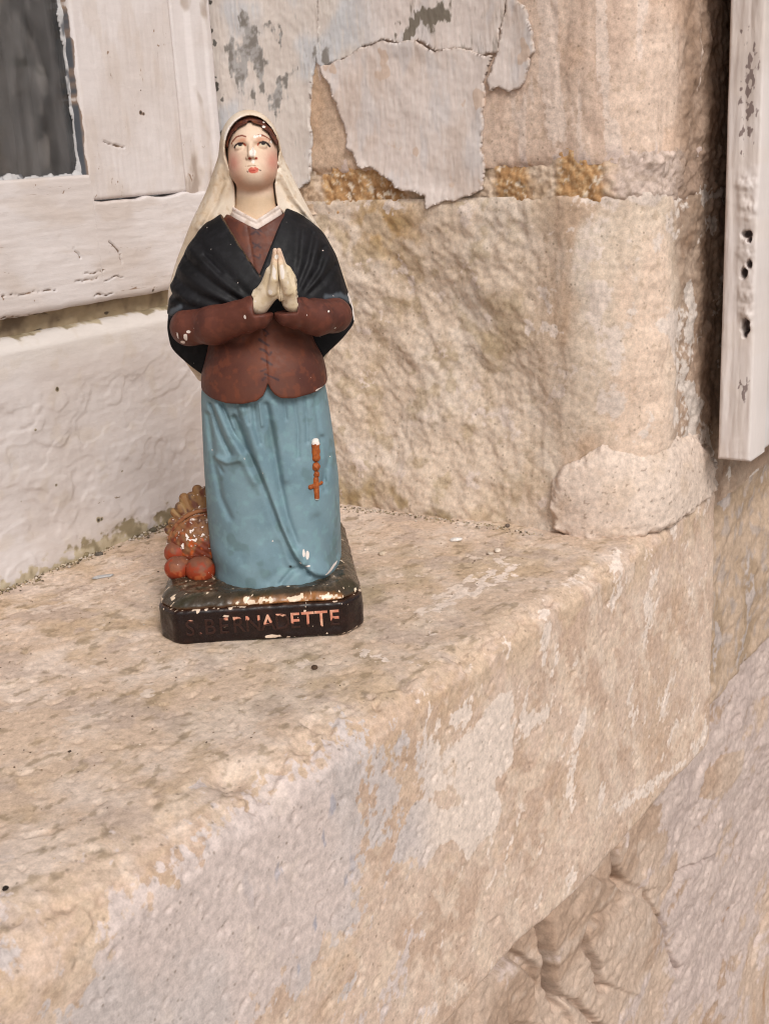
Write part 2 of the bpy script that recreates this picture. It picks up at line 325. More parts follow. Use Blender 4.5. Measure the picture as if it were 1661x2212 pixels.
# ------------------------------------------------------------------ the reveal: stone courses, mortar, paint
RX = 0.203; YC = -0.130; RC = 0.045; SA = YC + RC; SE = SA - RC * np.pi / 2     # reveal, wide worn corner, outer face
def wall_at(S):                                    # developed coordinate -> plan position and outward normal
    S = np.asarray(S, float); a = np.clip((SA - S) / RC, 0, np.pi / 2)
    x = RX + RC * (1 - np.cos(a)) + np.maximum(SE - S, 0); y = np.where(S > SA, S, SA - RC * np.sin(a))
    return x, y, -np.cos(a), -np.sin(a)
_ws = np.arange(-0.26, 0.20, 0.001); _wz = np.arange(-0.03, 0.46, 0.001); _WS, _WZ = [q.ravel() for q in np.meshgrid(_ws, _wz, indexing='ij')]
_wx, _wy, _, _ = wall_at(_WS); _c = (np.stack([_wx, _wy, _WZ], 1) - CLOC) @ CM; _wpx = _c[:, 0] / _c[:, 2] * FPX + PCX; _wpy = _c[:, 1] / _c[:, 2] * FPX + PCY
def wpoly(pts):
    r = []
    for a_, b_ in pts:
        k = np.argmin((_wpx - a_) ** 2 + (_wpy - b_) ** 2); r.append((_WS[k], _WZ[k]))
    return np.array(r)
wall = empty('stone_wall', (0, 0, 0)); tag(wall, 'pale stone wall beside the window with flaking white paint on its upper course', 'wall')
def rev_h(y, z):                                   # proud of the plane, towards the window opening
    tool = ss(-0.085, -0.045, y) * ss(0.215, 0.19, z)
    d = y * 0.75 + z * 0.66; e = -y * 0.66 + z * 0.75
    h = 0.0014 * fbm(y, z, 10, 3, 31) + 0.0003 * fbm(y, z, 60, 3, 33) + 0.0002 * fbm(y, z, 220, 3, 35)
    h = h + tool * (0.0024 * fbm(d * 0.5, e, 26, 4, 37, 0.6) + 0.0034 * fbm(y, z, 13, 3, 39) + 0.0006 * fbm(y, z, 120, 3, 41))
    h = h - tool * 0.006 * ss(0.02, 0.10, z) * ss(0.20, 0.11, z) * ss(0.13, 0.02, y)
    h = h + 0.007 * ss(0.05, 0.0, z) * ss(-0.10, 0.02, y)              # swells out where it meets the ledge
    h = h - 0.0010 * (ss(-0.25, 0.3, fbm(y * 1.2, z * 0.35, 28, 4, 43)) - 0.5) * ss(-0.02, -0.06, y)
    return h
ryA = np.arange(0.20, SA, -0.00085)
zf_lo = np.arange(-0.012, 0.2055, 0.00085); zf_hi = np.concatenate([np.arange(0.2215, 0.385, 0.00085), np.linspace(0.39, 1.2, 60)])
def course(z, name, edge_lo, edge_hi, hfun=None):
    ang = np.linspace(0, np.pi / 2, 80)[1:]
    fx = np.concatenate([np.arange(0.001, 0.13, 0.0014), np.linspace(0.135, 0.6, 12)])
    n0, n1_, n2_ = len(ryA), len(ang), len(fx)
    nu = n0 + n1_ + n2_
    zz = np.broadcast_to(z[None, :], (nu, len(z))).copy()
    sarc = np.concatenate([ryA, SA - RC * ang, SE - fx])
    xx0, yy0, nx, ny = wall_at(sarc)
    chip = 0.003 * fbm(zz[0], zz[0] * 0 + 2, 25, 4, 45)                 # worn arris
    S = np.broadcast_to(sarc[:, None], zz.shape)
    h = rev_h(S, zz)
    if hfun: h = hfun(S, zz)
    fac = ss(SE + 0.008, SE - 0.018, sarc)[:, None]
    h = h + fac * (0.002 * fbm(S, zz, 40, 4, 47) + 0.001 * fbm(S, zz, 130, 3, 49))
    h = h + chip[None, :] * np.exp(-((S - SE - 0.02) / 0.012) ** 2)
    dj = np.full(zz.shape, 1.0)
    if edge_lo is not None: dj = np.minimum(dj, zz - edge_lo)
    if edge_hi is not None: dj = np.minimum(dj, edge_hi - zz)
    jn = dj + 0.0025 * fbm(S, zz, 70, 3, 51)
    h = h - 0.0024 * np.exp(-np.maximum(jn, 0) / 0.0022) * (0.12 + 0.88 * ss(JX0 - 0.02, JX0 + 0.01, S)) + 0.0022 * fbm(S, zz, 17, 3, 66) * ss(-0.07, -0.10, S) * ss(SE - 0.02, SE, S)
    P = np.stack([xx0[:, None] + nx[:, None] * h, yy0[:, None] + ny[:, None] * h, zz], -1)
    return P, S, zz, fac
def rpoly(pts): return np.array([wpoly([p])[0] if p[1] >= -5 else poly_on([p], 0, RX)[0] for p in pts])
def ypx(px, py=200): return float(wpoly([(px, py)])[0][0])
def rev_colour(S, Z, fac, upper):
    a1 = fbm(S, Z, 14, 4, 131); a2 = fbm(S, Z, 55, 4, 133); a3 = fbm(S, Z, 170, 3, 135); av = fbm(S * 1.0, Z * 0.16, 60, 4, 137); al = fbm(S, Z * 0.3, 26, 4, 139)
    shp = S.shape + (3,)
    if upper:
        C = np.broadcast_to(col(220, 198, 180), shp)
        C = mixc(C, col(208, 184, 166), ss(-0.2, 0.4, al))
        C = mixc(C, col(222, 200, 182), ss(0.0, 0.45, av) * 0.7)
        C = mixc(C, col(213, 182, 157), ss(0.1, 0.5, a1) * 0.55)
        C = mixc(C, col(196, 168, 136), ss(ypx(900), ypx(690), S) * 0.5)
        C = mixc(C, col(186, 136, 84), ss(0.23, 0.215, Z) * ss(-0.1, 0.3, a2) * ss(ypx(1340), ypx(1240), S) * 0.8)
    else:
        C = np.broadcast_to(col(217, 200, 181), shp)
        C = mixc(C, col(222, 208, 192), ss(-0.1, 0.4, a1 + 0.4 * a2))
        C = mixc(C, col(188, 166, 134), ss(0.05, 0.6, fbm(S, Z, 20, 4, 141)) * ss(-0.10, -0.03, S) * 0.6)
        C = mixc(C, col(190, 156, 104), np.exp(-(((S - ypx(830, 480)) / 0.03) ** 2 + ((Z - 0.190) / 0.022) ** 2)) * ss(-0.3, 0.3, a2) * 0.9)
        C = mixc(C, col(174, 154, 116), ss(0.2, 0.6, a2 + 0.3 * a1) * ss(-0.08, -0.02, S) * 0.45)
        C = mixc(C, col(196, 168, 142), np.exp(-((S - ypx(1240, 600)) / 0.022) ** 2) * ss(-0.3, 0.3, al) * 0.8)
        C = mixc(C, col(226, 202, 182), ss(ypx(1290, 600), ypx(1340, 600), S) * ss(-0.4, 0.3, al) * 0.7)
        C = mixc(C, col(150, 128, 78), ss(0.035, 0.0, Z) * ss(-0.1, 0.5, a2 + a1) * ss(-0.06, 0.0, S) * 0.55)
    C = mixc(C, col(164, 140, 112), ss(0.4, 0.7, a3 + 0.3 * a2) * 0.3)
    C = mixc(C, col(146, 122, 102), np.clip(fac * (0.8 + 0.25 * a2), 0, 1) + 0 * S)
    return C, a1, a2, a3, av
JX0 = ypx(1310, 380)
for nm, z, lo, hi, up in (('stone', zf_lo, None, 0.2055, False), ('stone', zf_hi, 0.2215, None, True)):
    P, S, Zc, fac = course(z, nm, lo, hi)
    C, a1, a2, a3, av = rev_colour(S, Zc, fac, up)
    if up:
        st1 = sdpoly(S, Zc, rpoly([(1288, -80), (1292, 60), (1300, 150), (1296, 230), (1302, 300), (1312, 338), (1330, 346), (1342, 330), (1338, 280), (1318, 230), (1312, 150), (1310, 60), (1306, -80)])) / 0.0025
        st2 = sdpoly(S, Zc, rpoly([(1160, -80), (1165, 100), (1170, 200), (1185, 280), (1192, 360), (1215, 395), (1225, 395), (1222, 300), (1205, 200), (1195, 60), (1190, -80)])) / 0.003
        M = np.maximum(np.minimum(st1, 1), np.minimum(st2, 0.5)) + a2 * 1.0
        M = np.maximum(M, (av - 0.50) * 4 + 0.6 * a1) - 2.5 * ss(SE + 0.012, SE, S)
        ov = np.broadcast_to(col(222, 204, 190), P.shape)
        smr = (0.2215 + 0.007 * fbm(S, Zc, 30, 3, 56) - Zc) / 0.004 * ss(ypx(1290, 380), ypx(1340, 380), S); M = np.maximum(M, np.where(S < ypx(1290, 380), smr + a2, -3)); ov = mixc(ov, col(208, 190, 180), ss(0.235, 0.225, Zc))
    else:
        M = np.minimum(sdpoly(S, Zc, rpoly([(1440, 720), (1462, 800), (1452, 900), (1470, 980), (1520, 1040), (1545, 1000), (1510, 900), (1500, 800), (1500, 640), (1490, 600)])) / 0.004, 0.35) + a2 * 1.5
        M = np.maximum(M, np.minimum(sdpoly(S, Zc, rpoly([(1255, 420), (1300, 425), (1300, 560), (1345, 760), (1330, 900), (1290, 900), (1290, 760), (1268, 600)])) / 0.006, 0.3) + a2 * 1.2)
        M = np.maximum(M, (fbm(S, Zc, 36, 5, 143, 0.6) - 0.50) * 3)
        smr = (Zc - 0.197 + 0.010 * fbm(S, Zc, 30, 3, 56)) / 0.005; M = np.maximum(M, np.where(S < ypx(1290, 380), smr + a2, -3))
        ov = mixc(np.broadcast_to(col(218, 204, 192), P.shape), col(208, 198, 188), ss(ypx(1440, 800), ypx(1475, 800), S))
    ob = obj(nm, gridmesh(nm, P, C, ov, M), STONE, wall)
# mortar bed between the courses
zm = np.arange(0.196, 0.2315, 0.0009)
def joint_h(S, Z):
    sand = ss(ypx(1290, 380), ypx(1360, 380), S + 0.006 * fbm(S, Z, 50, 3, 54))
    return -0.0012 - 0.0014 * ss(-0.1, 0.3, fbm(S, Z * 0.3, 30, 3, 58)) + 0.0014 * fbm(S, Z, 60, 4, 53, 0.65) + 0.0010 * fbm(S, Z, 220, 3, 55) + 0.0026 * sand * ss(0.0175, 0.010, np.abs(Z - 0.2135)) + 0.8 * 0.0016 * fbm(S, Z, 10, 3, 31)
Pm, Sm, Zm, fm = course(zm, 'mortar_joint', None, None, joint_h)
sand = ss(ypx(1290, 380), ypx(1360, 380), Sm + 0.006 * fbm(Sm, Zm, 50, 3, 54))
b1 = fbm(Sm, Zm, 60, 4, 151); b2 = fbm(Sm, Zm, 200, 4, 153, 0.7)
C = mixc(np.broadcast_to(col(188, 148, 104), Sm.shape + (3,)), col(210, 178, 136), ss(-0.2, 0.4, b2))
C = mixc(C, col(140, 104, 70), ss(0.1, 0.6, b1) * 0.7); C = mixc(C, col(222, 206, 184), ss(0.3, 0.55, b2 + 0.4 * b1))
C = mixc(C, mixc(np.broadcast_to(col(206, 188, 176), Sm.shape + (3,)), col(184, 166, 152), ss(-0.1, 0.4, b2)), sand)
pk = np.zeros(Sm.shape)
for x0_, x1_ in ((690, 872), (1062, 1142), (1204, 1312)): pk = np.maximum(pk, ss(ypx(x0_, 385) + 0.002, ypx(x0_, 385) - 0.004, Sm + 0.004 * b1) * ss(ypx(x1_, 385) - 0.002, ypx(x1_, 385) + 0.004, Sm + 0.004 * b1))
C = mixc(mixc(np.broadcast_to(col(214, 194, 172), Sm.shape + (3,)), col(196, 172, 146), ss(0, 0.5, b1)), C, np.maximum(pk, sand))
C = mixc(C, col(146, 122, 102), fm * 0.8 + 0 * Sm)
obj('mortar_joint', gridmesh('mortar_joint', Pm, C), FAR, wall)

obj('mortar', boxmesh('mortar', RX + 0.060, 0.9, -0.102, -0.05, -0.20, 1.2, col(150, 128, 108)), FAR, wall)  # added backing box, stops sky showing through gaps behind the outer stones
def snap(P, sd, S, Z):                             # pull the outermost vertices onto the torn outline
    st = abs(S[1, 0] - S[0, 0]); gs = np.gradient(sd, axis=0) / (S[1, 0] - S[0, 0]); gz = np.gradient(sd, axis=1) / (Z[0, 1] - Z[0, 0]); n2 = gs * gs + gz * gz + 1e-6
    k = (sd > 0) & (sd < 1.5 * st * np.sqrt(n2)); P = P.copy(); sh = np.where(k, np.clip(sd / n2, 0, 1.5 * st), 0)
    P[..., 1] -= gs * sh; P[..., 2] -= gz * sh
    return P
# layers of old paint still clinging to the upper course, each torn sheet with its own edge
def sheet(poly, lift, seed, colour_fn, step=0.0008, curl=0.0006, rag=0.0035, y_pad=0.004):
    pl = rpoly(poly)
    ys = np.arange(pl[:, 0].max() + y_pad, pl[:, 0].min() - y_pad, -step); zs = np.arange(pl[:, 1].min() - y_pad, min(pl[:, 1].max() + y_pad, 0.60), step)
    S, Z = np.meshgrid(ys, zs, indexing='ij')
    sd = sdpoly(S, Z, pl, 0.03) + rag * fbm(S, Z, 70, 5, seed, 0.62)
    h = np.maximum(rev_h(S, Z), -0.001) * 0.8 + lift + 0.0006 * fbm(S, Z, 30, 3, seed + 3) + 0.00014 * fbm(S * 2, Z * 0.3, 260, 2, seed + 5) + curl * ss(0.010, 0.0, sd) * (0.5 + fbm(S, Z, 25, 2, seed + 7))
    P = np.stack([RX - h, S, Z], -1)
    C, ov, M = colour_fn(S, Z, sd)
    P = snap(P, sd, S, Z)
    me = gridmesh('paint_flake', P, C, ov, M, keep=sd > 0, rim=(0.0014 + lift * 0.4, 0, 0))
    return obj('paint_flake', me, PAINT, wall)
def c_flake(S, Z, sd):
    k1 = fbm(S, Z * 0.35, 60, 4, 161); k2 = fbm(S, Z, 24, 4, 163); k3 = fbm(S * 1.5, Z * 0.2, 240, 3, 165)
    C = mixc(np.broadcast_to(col(226, 215, 208), S.shape + (3,)), col(215, 201, 191), ss(-0.1, 0.5, k2))
    C = mixc(C, col(212, 210, 211), ss(0.1, 0.5, k1) * 0.5); C = mixc(C, col(230, 222, 216), ss(0.1, 0.5, k3) * 0.5)
    C = mixc(C, col(176, 152, 128), ss(0.0015, 0.0, sd) * 0.6)
    return C, np.broadcast_to(col(214, 194, 178), C.shape), (fbm(S, Z, 40, 4, 167) - 0.60) * 4
def c_grey(S, Z, sd):
    k1 = fbm(S * 1.4, Z * 0.7, 40, 4, 171); k2 = fbm(S, Z, 90, 4, 173, 0.65); k3 = fbm(S * 1.5, Z * 0.2, 240, 3, 175); k4 = fbm(S, Z * 1.0, 18, 3, 177)
    C = mixc(np.broadcast_to(col(222, 214, 206), S.shape + (3,)), col(210, 212, 214), ss(-0.1, 0.4, k4))
    C = mixc(C, col(228, 222, 214), ss(0.1, 0.5, k3) * 0.5)
    pb = rpoly([(500, 20), (560, 10), (600, 60), (640, 50), (690, 60), (740, 90), (700, 150), (650, 130), (620, 180), (600, 260), (610, 300), (560, 330), (520, 240), (490, 160)])
    M = np.minimum(sdpoly(S, Z, pb, 0.05) / 0.010, 0.45) + 1.4 * k1 + 0.8 * k2 - 0.62
    edge = ss(ypx(500, 200), ypx(466, 200), S)
    M = np.maximum(M, (k2 - 0.62 + edge * 0.55) * 4 * edge - 0.4)
    ov = mixc(np.broadcast_to(col(178, 177, 175), C.shape), col(140, 136, 130), ss(0.0, 0.5, k2 + 0.3 * k1))
    ov = mixc(ov, col(70, 66, 58), edge * 0.8)
    return C, ov, M
sheet([(462, -160), (700, -160), (694, 40), (688, 120), (682, 150), (678, 168), (675, 205), (671, 260), (676, 310), (672, 350), (667, 395), (640, 410), (560, 412), (430, 420), (440, 200)], 0.0016, 201, c_grey, rag=0.0016)
def c_top(S, Z, sd):
    C, ov, M = c_flake(S, Z, sd); C2, ov2, M2 = c_grey(S, Z, sd)
    w = np.minimum(sdpoly(S, Z, rpoly([(865, 85), (880, 50), (930, 20), (960, -10), (965, 30), (940, 45), (900, 65), (880, 95)]), 0.05) / 0.005, 0.35) + 1.5 * fbm(S * 1.3, Z * 0.6, 100, 4, 179, 0.6)
    return mixc(C, C2, ss(ypx(860, 40), ypx(740, 40), S)), mixc(np.broadcast_to(col(128, 120, 108), C.shape), ov2, ss(ypx(860, 40), ypx(740, 40), S)), np.maximum(w, M2 * ss(ypx(900, 40), ypx(760, 40), S) - 0.3)
sheet([(698, -160), (1100, -160), (1100, 0), (1080, 60), (1080, 112), (1040, 117), (986, 103), (942, 111), (905, 87), (858, 91), (832, 87), (790, 99), (772, 112), (750, 125), (720, 137), (698, 144), (690, 130), (692, 40)], 0.0016, 211, c_top, rag=0.0020)
sheet([(697, 146), (722, 138), (750, 128), (786, 100), (830, 88), (858, 92), (905, 88), (942, 112), (984, 104), (1040, 118), (1066, 118), (1058, 160), (1044, 180), (1046, 253), (1042, 316), (1050, 371), (1043, 412), (998, 427), (960, 438), (927, 449), (922, 430), (900, 414), (858, 405), (828, 376), (807, 364), (780, 360), (770, 345), (766, 330), (752, 322), (750, 291), (738, 253), (727, 211), (716, 185), (700, 165)], 0.0017, 221, c_flake, curl=0.0010, rag=0.0020)
sheet([(1098, -160), (1120, 0), (1142, 30), (1154, 70), (1156, 110), (1144, 130), (1138, 182), (1122, 190), (1100, 194), (1082, 186), (1062, 192), (1058, 176), (1068, 150), (1076, 118), (1084, 60), (1096, 20)], 0.0020, 231, c_flake, rag=0.0020)

# lump of fresh mortar packed into the corner of reveal and ledge
lump = rpoly([(1200, 1140), (1192, 1090), (1194, 1040), (1215, 1005), (1260, 985), (1310, 955), (1345, 940), (1420, 925), (1490, 925), (1522, 990), (1532, 1060), (1480, 1105), (1400, 1150), (1320, 1168), (1240, 1164)])
lz_ = np.array(lump)
ys = np.arange(lz_[:, 0].max() + 0.006, lz_[:, 0].min() - 0.006, -0.0008); zs = np.arange(-0.012, lz_[:, 1].max() + 0.006, 0.0008)
S, Z = np.meshgrid(ys, zs, indexing='ij')
sdl = sdpoly(S, Z, lump, 0.03) + 0.0020 * fbm(S, Z, 70, 4, 57)
ztop = lz_[:, 1].max()
hl = 0.0008 - 0.0050 * ss(ztop - 0.022, ztop - 0.002, Z) + 0.0062 * np.sqrt(np.clip(1 - (1 - np.clip(sdl, 0, 0.006) / 0.006) ** 2, 0, 1)) * (0.10 + 0.90 * ss(ztop - 0.008, ztop * 0.35, Z)) + 0.0016 * fbm(S, Z, 130, 3, 64) * ss(0.010, 0.002, sdl) + 0.0007 * fbm(S, Z, 40, 3, 59) + 0.0002 * fbm(S, Z, 300, 2, 60)
bx_, by_, bnx, bny = wall_at(S); LP_ = np.stack([bx_ + bnx * hl, by_ + bny * hl, Z], -1)
c1 = fbm(S, Z, 40, 4, 181); c2 = fbm(S, Z, 260, 3, 183)
C = mixc(np.broadcast_to(col(220, 203, 188), S.shape + (3,)), col(212, 193, 175), ss(-0.1, 0.5, c1)); C = mixc(C, col(120, 100, 84), ss(0.66, 0.8, c2) * 0.6)
obj('mortar_lump', gridmesh('mortar_lump', LP_, C, keep=sdl > 0, rim=(0.008, 0, 0)), STONE, wall)

# ------------------------------------------------------------------ outer face of the wall: sill-course stone, rubble and render below
def slab(name, u, v, front, depth, mapper, colour, mat, parent=None, radius=0.003, flip=False):
    """front relief with rounded edges plus four sides going back by depth"""
    u = np.asarray(u); v = np.asarray(v)
    U, V = np.meshgrid(np.concatenate([u[:1], u, u[-1:]]), np.concatenate([v[:1], v, v[-1:]]), indexing='ij')
    d = np.minimum(np.minimum(U - u[0], u[-1] - U), np.minimum(V - v[0], v[-1] - V))
    w = front(U, V) - radius * (1 - np.sqrt(np.clip(1 - (1 - np.clip(d / radius, 0, 1)) ** 2, 0, 1)))
    w[0] = w[-1] = -depth; w[:, 0] = w[:, -1] = -depth
    C, ov, M = colour(U, V)
    return obj(name, gridmesh(name, mapper(U, V, w), C, ov, M, flip=flip), mat, parent)
mp_y = lambda y0: (lambda U, V, w: np.stack([U, y0 - w, V], -1))
mp_x = lambda x0: (lambda U, V, w: np.stack([x0 - w, U, V], -1))

fy = -0.098
def sill_front(U, V): return 0.004 * fbm(U, V, 14, 4, 63) + 0.0012 * fbm(U, V, 70, 3, 65)
def sill_col(U, V):
    a = fbm(U, V, 18, 4, 185); b = fbm(U, V, 70, 4, 187)
    C = mixc(np.broadcast_to(col(196, 174, 152), U.shape + (3,)), col(176, 154, 130), ss(-0.2, 0.4, a)); C = mixc(C, col(180, 168, 160), ss(0.1, 0.5, b) * 0.7)
    return C, np.broadcast_to(col(190, 178, 170), C.shape), (a + 0.4 * b - 0.62) * 3
slab('stone', np.concatenate([np.arange(0.322, 0.56, 0.0016), np.linspace(0.57, 0.9, 20)]), np.arange(-0.196, -0.004, 0.0016), sill_front, 0.06, mp_y(-0.112), sill_col, FAR, wall, 0.008)
ux = np.concatenate([np.linspace(-0.75, -0.11, 40)[:-1], np.arange(-0.11, 0.44, 0.0009), np.arange(0.4409, 0.72, 0.0016), np.linspace(0.725, 1.2, 20)])
uz = np.concatenate([np.linspace(-1.2, -0.60, 20)[:-1], np.arange(-0.60, -0.180, 0.0013)])
U, V = np.meshgrid(ux, uz, indexing='ij')
def fcpt(pts): return [tuple(p) for p in poly_on(pts, 1, fy)]
d1 = fbm(U, V, 8, 4, 67); d2 = fbm(U * 0.55 + 0.2 * V, V, 26, 4, 69, 0.55); d3 = fbm(U * 0.6, V, 90, 4, 73); d4 = fbm(U * 0.6, V, 12, 5, 75, 0.5)
hf = 0.0040 * d1 + 0.0017 * d2 + 0.0009 * d3 + 0.0003 * fbm(U * 0.7, V, 190, 3, 76) - 0.0012 * ss(0.3, 0.6, fbm(U * 0.7, V, 45, 3, 78)) + 0.0012 * ss(-0.15, 0.15, d4)
jit = 0.0015 * fbm(U, V, 45, 3, 79)
def fstep(pts, hgt, w=0.0025, seed=0, crack=None, dp=0.014):
    s_ = sdpoly(U, V, np.array(fcpt(pts)), 0.06) + 0.005 * fbm(U * 0.7, V, 20, 3, 81 + seed, 0.45)
    r = hgt * ss(-w * 0.3, w, s_) * ss(0.36, 0.22, U)
    if crack: r = r - dp * ss(0.0042, 0.0018, np.abs(s_ + 0.0035)) * ss(0.022, 0.008, sdline(U, V, fcpt(crack)) + 0.003 * fbm(U, V, 60, 2, 86))
    return r
hf = hf + fstep([(1192, 1925), (1260, 1880), (1320, 1900), (1345, 1930), (1440, 1940), (1475, 1900), (1540, 1855), (1800, 1700), (1800, 2400), (1260, 2300), (1208, 2150), (1188, 2090), (1180, 2040), (1178, 1990)], 0.007, crack=[(1188, 1935), (1177, 1990), (1180, 2050), (1190, 2110), (1203, 2150)])
hf = hf + fstep([(1340, 1800), (1440, 1740), (1520, 1790), (1500, 1860), (1465, 1890), (1440, 1925), (1352, 1915), (1335, 1880), (1330, 1830)], 0.005, seed=3, crack=[(1336, 1815), (1332, 1850), (1336, 1885)])
hf = hf + fstep([(1260, 2010), (1330, 1960), (1420, 1990), (1440, 2080), (1380, 2160), (1290, 2120)], 0.003, seed=9, crack=[(1262, 2020), (1275, 2080), (1290, 2120)], dp=0.008)
hf = hf + fstep([(1030, 2130), (1110, 2080), (1165, 2110), (1180, 2220), (1040, 2230)], 0.003, seed=11, crack=[(1110, 2085), (1165, 2112)], dp=0.006)
for pts, wd, dp in (([(1200, 2150), (1240, 2165), (1300, 2230)], 0.003, 0.008), ([(1400, 1935), (1440, 2000), (1470, 2100)], 0.0025, 0.006), ([(1100, 2160), (1115, 2230)], 0.002, 0.004), ([(1445, 1935), (1470, 1895), (1540, 1850)], 0.002, 0.004), ([(1640, 2080), (1661, 2000), (1700, 1900)], 0.006, 0.009)):
    dd = sdline(U, V, fcpt(pts)) + jit
    hf = hf - dp * np.exp(-np.clip(dd, 0, 1) ** 2 / (wd * 0.7) ** 2)
a = fbm(U * 0.6, V, 10, 4, 191); b = fbm(U * 0.55, V, 40, 4, 193)
C = mixc(np.broadcast_to(col(199, 178, 160), U.shape + (3,)), col(182, 158, 138), ss(-0.2, 0.4, a)); C = mixc(C, col(208, 190, 174), ss(0.1, 0.5, b) * 0.6)
C = mixc(C, col(178, 136, 92), ss(0.35, 0.6, fbm(U, V, 12, 4, 195)) * ss(0.40, 0.52, U) * 0.8)
lav = ss(0.26, 0.40, U + 0.05 * d4) * ss(-0.56, -0.40, V) + ss(0.30, 0.46, U + 0.06 * d1) * 0.4
Mf = np.clip(lav, 0, 1) * 2.0 - 1.1 + 1.3 * d4 + 1.0 * b
Mf = np.minimum(Mf, -np.minimum(sdpoly(U, V, np.array(fcpt([(1520, 1725), (1535, 1670), (1570, 1630), (1608, 1618), (1610, 1660), (1585, 1700), (1545, 1730)]))) / 0.003, 1.5))
ovf = mixc(np.broadcast_to(col(194, 178, 170), U.shape + (3,)), col(204, 188, 179), ss(-0.2, 0.4, b))
obj('rough_render', gridmesh('rough_render', np.stack([U, fy + 0.004 - hf, V], -1), C, ovf, Mf, flip=False), FAR, wall)

# the far side of the window opening, out of the picture to the left
for bx in ((-0.95, -0.70, -0.10, 0.30, -0.02, 1.2), (-1.6, -0.951, -0.128, 0.30, -1.2, 1.2), (-0.95, -0.745, -0.098, 0.10, -1.2, -0.021)):
    obj('stone', boxmesh('stone', *bx, col(206, 184, 162)), STONE, wall)
# pavement below
gx = np.linspace(-30, 30, 61); gy = np.linspace(-40, 0.3, 61)
U, V = np.meshgrid(gx, gy, indexing='ij')
gC = mixc(np.broadcast_to(col(170, 160, 148), U.shape + (3,)), col(150, 142, 132), ss(-0.3, 0.3, fbm(U, V, 0.7, 3, 197)))
obj('pavement', gridmesh('pavement', np.stack([U, V, U * 0 - 1.19 + 0.004 * fbm(U, V, 0.5, 2, 199)], -1), gC), FAR, kind='structure')

# ------------------------------------------------------------------ the window
win = empty('window', (0, 0.2, 0)); win.location = (0, 0, 0)
tag(win, 'old wooden casement window with thick cracked white paint and dark glass', 'window')
WY = 0.175
def wood_col(along, seed, dirt=0.0, warm=0.0):
    def f(U, V):
        A, B = (U, V) if along == 'u' else (V, U)
        g1 = fbm(A * 0.35, B * 1.0, 60, 4, seed); g2 = fbm(A, B, 16, 3, seed + 2); g3 = fbm(A * 0.16, B * 1.2, 170, 3, seed + 4)
        C = mixc(np.broadcast_to(col(220, 215, 213), U.shape + (3,)), col(213, 206, 202), ss(-0.2, 0.5, g2))
        C = mixc(C, col(198, 184, 170), ss(0.1, 0.6, g1 + 0.3 * g2) * (0.27 + warm))
        C = mixc(C, col(122, 100, 80), ss(0.0, 1, dirt) * ss(0.2, 0.6, g1) if dirt else np.zeros(U.shape))
        ln = fbm(A * 0.10, B * 1.1, 75, 3, seed + 6)
        M = 0.7 - np.abs(ln) / 0.013 - 3.2 * ss(0.34, 0.06, g2 + 0.45 * g1)
        return C, np.broadcast_to(col(152, 130, 112), C.shape), M
    return f
def crackline(U, V, pts, w=0.0006, jag=0.0012, seed=5):
    return sdline(U + jag * fbm(U, V, 120, 3, seed), V + jag * fbm(U, V, 120, 3, seed + 1), pts) / w
def wpt(pts): return [tuple(p) for p in poly_on(pts, 1, WY)]
def with_marks(base, marks, dots=()):
    def f(U, V):
        C, ov, M = base(U, V)
        ov = np.array(ov)
        for pts, w in marks: 
            cr = crackline(U, V, wpt(pts), w)
            k = 0.9 - cr + 0.7 * fbm(U, V, 260, 2, 88); M = np.maximum(M, k); ov = mixc(ov, col(126, 108, 94), ss(0, 0.8, k))
        for (px, py, r) in dots:
            q = wpt([(px, py)])[0]; k = 1.5 - np.hypot(U - q[0], V - q[1]) / r; M = np.maximum(M, k); ov = mixc(ov, col(50, 44, 40), ss(0, 1, k))
        return C, ov, M
    return f
def brush(along, seed, amp=1.0, cracks=()):
    def f(U, V):
        A, B = (U, V) if along == 'u' else (V, U)
        h = amp * (0.00015 * fbm(A * 0.12, B, 50, 4, seed) + 0.00013 * fbm(A * 0.10, B, 260, 3, seed + 2) + 0.00013 * fbm(A, B, 22, 3, seed + 4)
                   + 0.00012 * ss(0.15, 0.55, fbm(A, B, 55, 2, seed + 6)))
        for pts, w in cracks: h = h - 0.0016 * np.exp(-crackline(U, V, wpt(pts), w) ** 2)
        return h
    return f
zfine = np.concatenate([np.arange(0.2145, 0.37, 0.0008), np.linspace(0.375, 1.1, 50)])
cr_st = [([(226, 305), (245, 315), (270, 318)], 0.0005)]
_sc = with_marks(wood_col('v', 311), cr_st, [(305, 243, .0011), (311, 246, .0007), (304, 195, .0004), (420, 60, 0.0005)])
def stile_col(U, V):
    C, ov, M = _sc(U, V); n = fbm(U, V * 0.5, 90, 4, 317); k = (0.0770 + 0.0011 * n - U) / 0.0005; M2 = np.maximum(M, k); return C, mixc(ov, col(88, 92, 98), ss(0, 1, k)), M2
slab('stile', np.arange(0.0765, 0.1635, 0.0008), zfine, brush('v', 301, 1.2, cr_st), 0.016, mp_y(WY), stile_col, WOODPAINT, win, 0.0025)
cr_r = [([(0, 690), (60, 682), (120, 676)], .0004), ([(180, 590), (220, 586)], .0004), ([(160, 608), (205, 603)], .0004), ([(190, 668), (250, 655), (300, 645)], .0005), ([(0, 640), (120, 625)], .0003), ([(220, 605), (262, 598)], .0003), ([(200, 640), (240, 634)], .0004), ([(340, 700), (380, 695)], .0004), ([(0, 735), (70, 722), (150, 712)], .0003),
        ([(232, 520), (255, 545), (260, 570)], .0004), ([(155, 535), (170, 560)], .0003)]
ur = np.concatenate([np.linspace(-0.7, -0.06, 50)[:-1], np.arange(-0.06, 0.2030, 0.0008)]); vr_ = np.linspace(0, 1, 96)
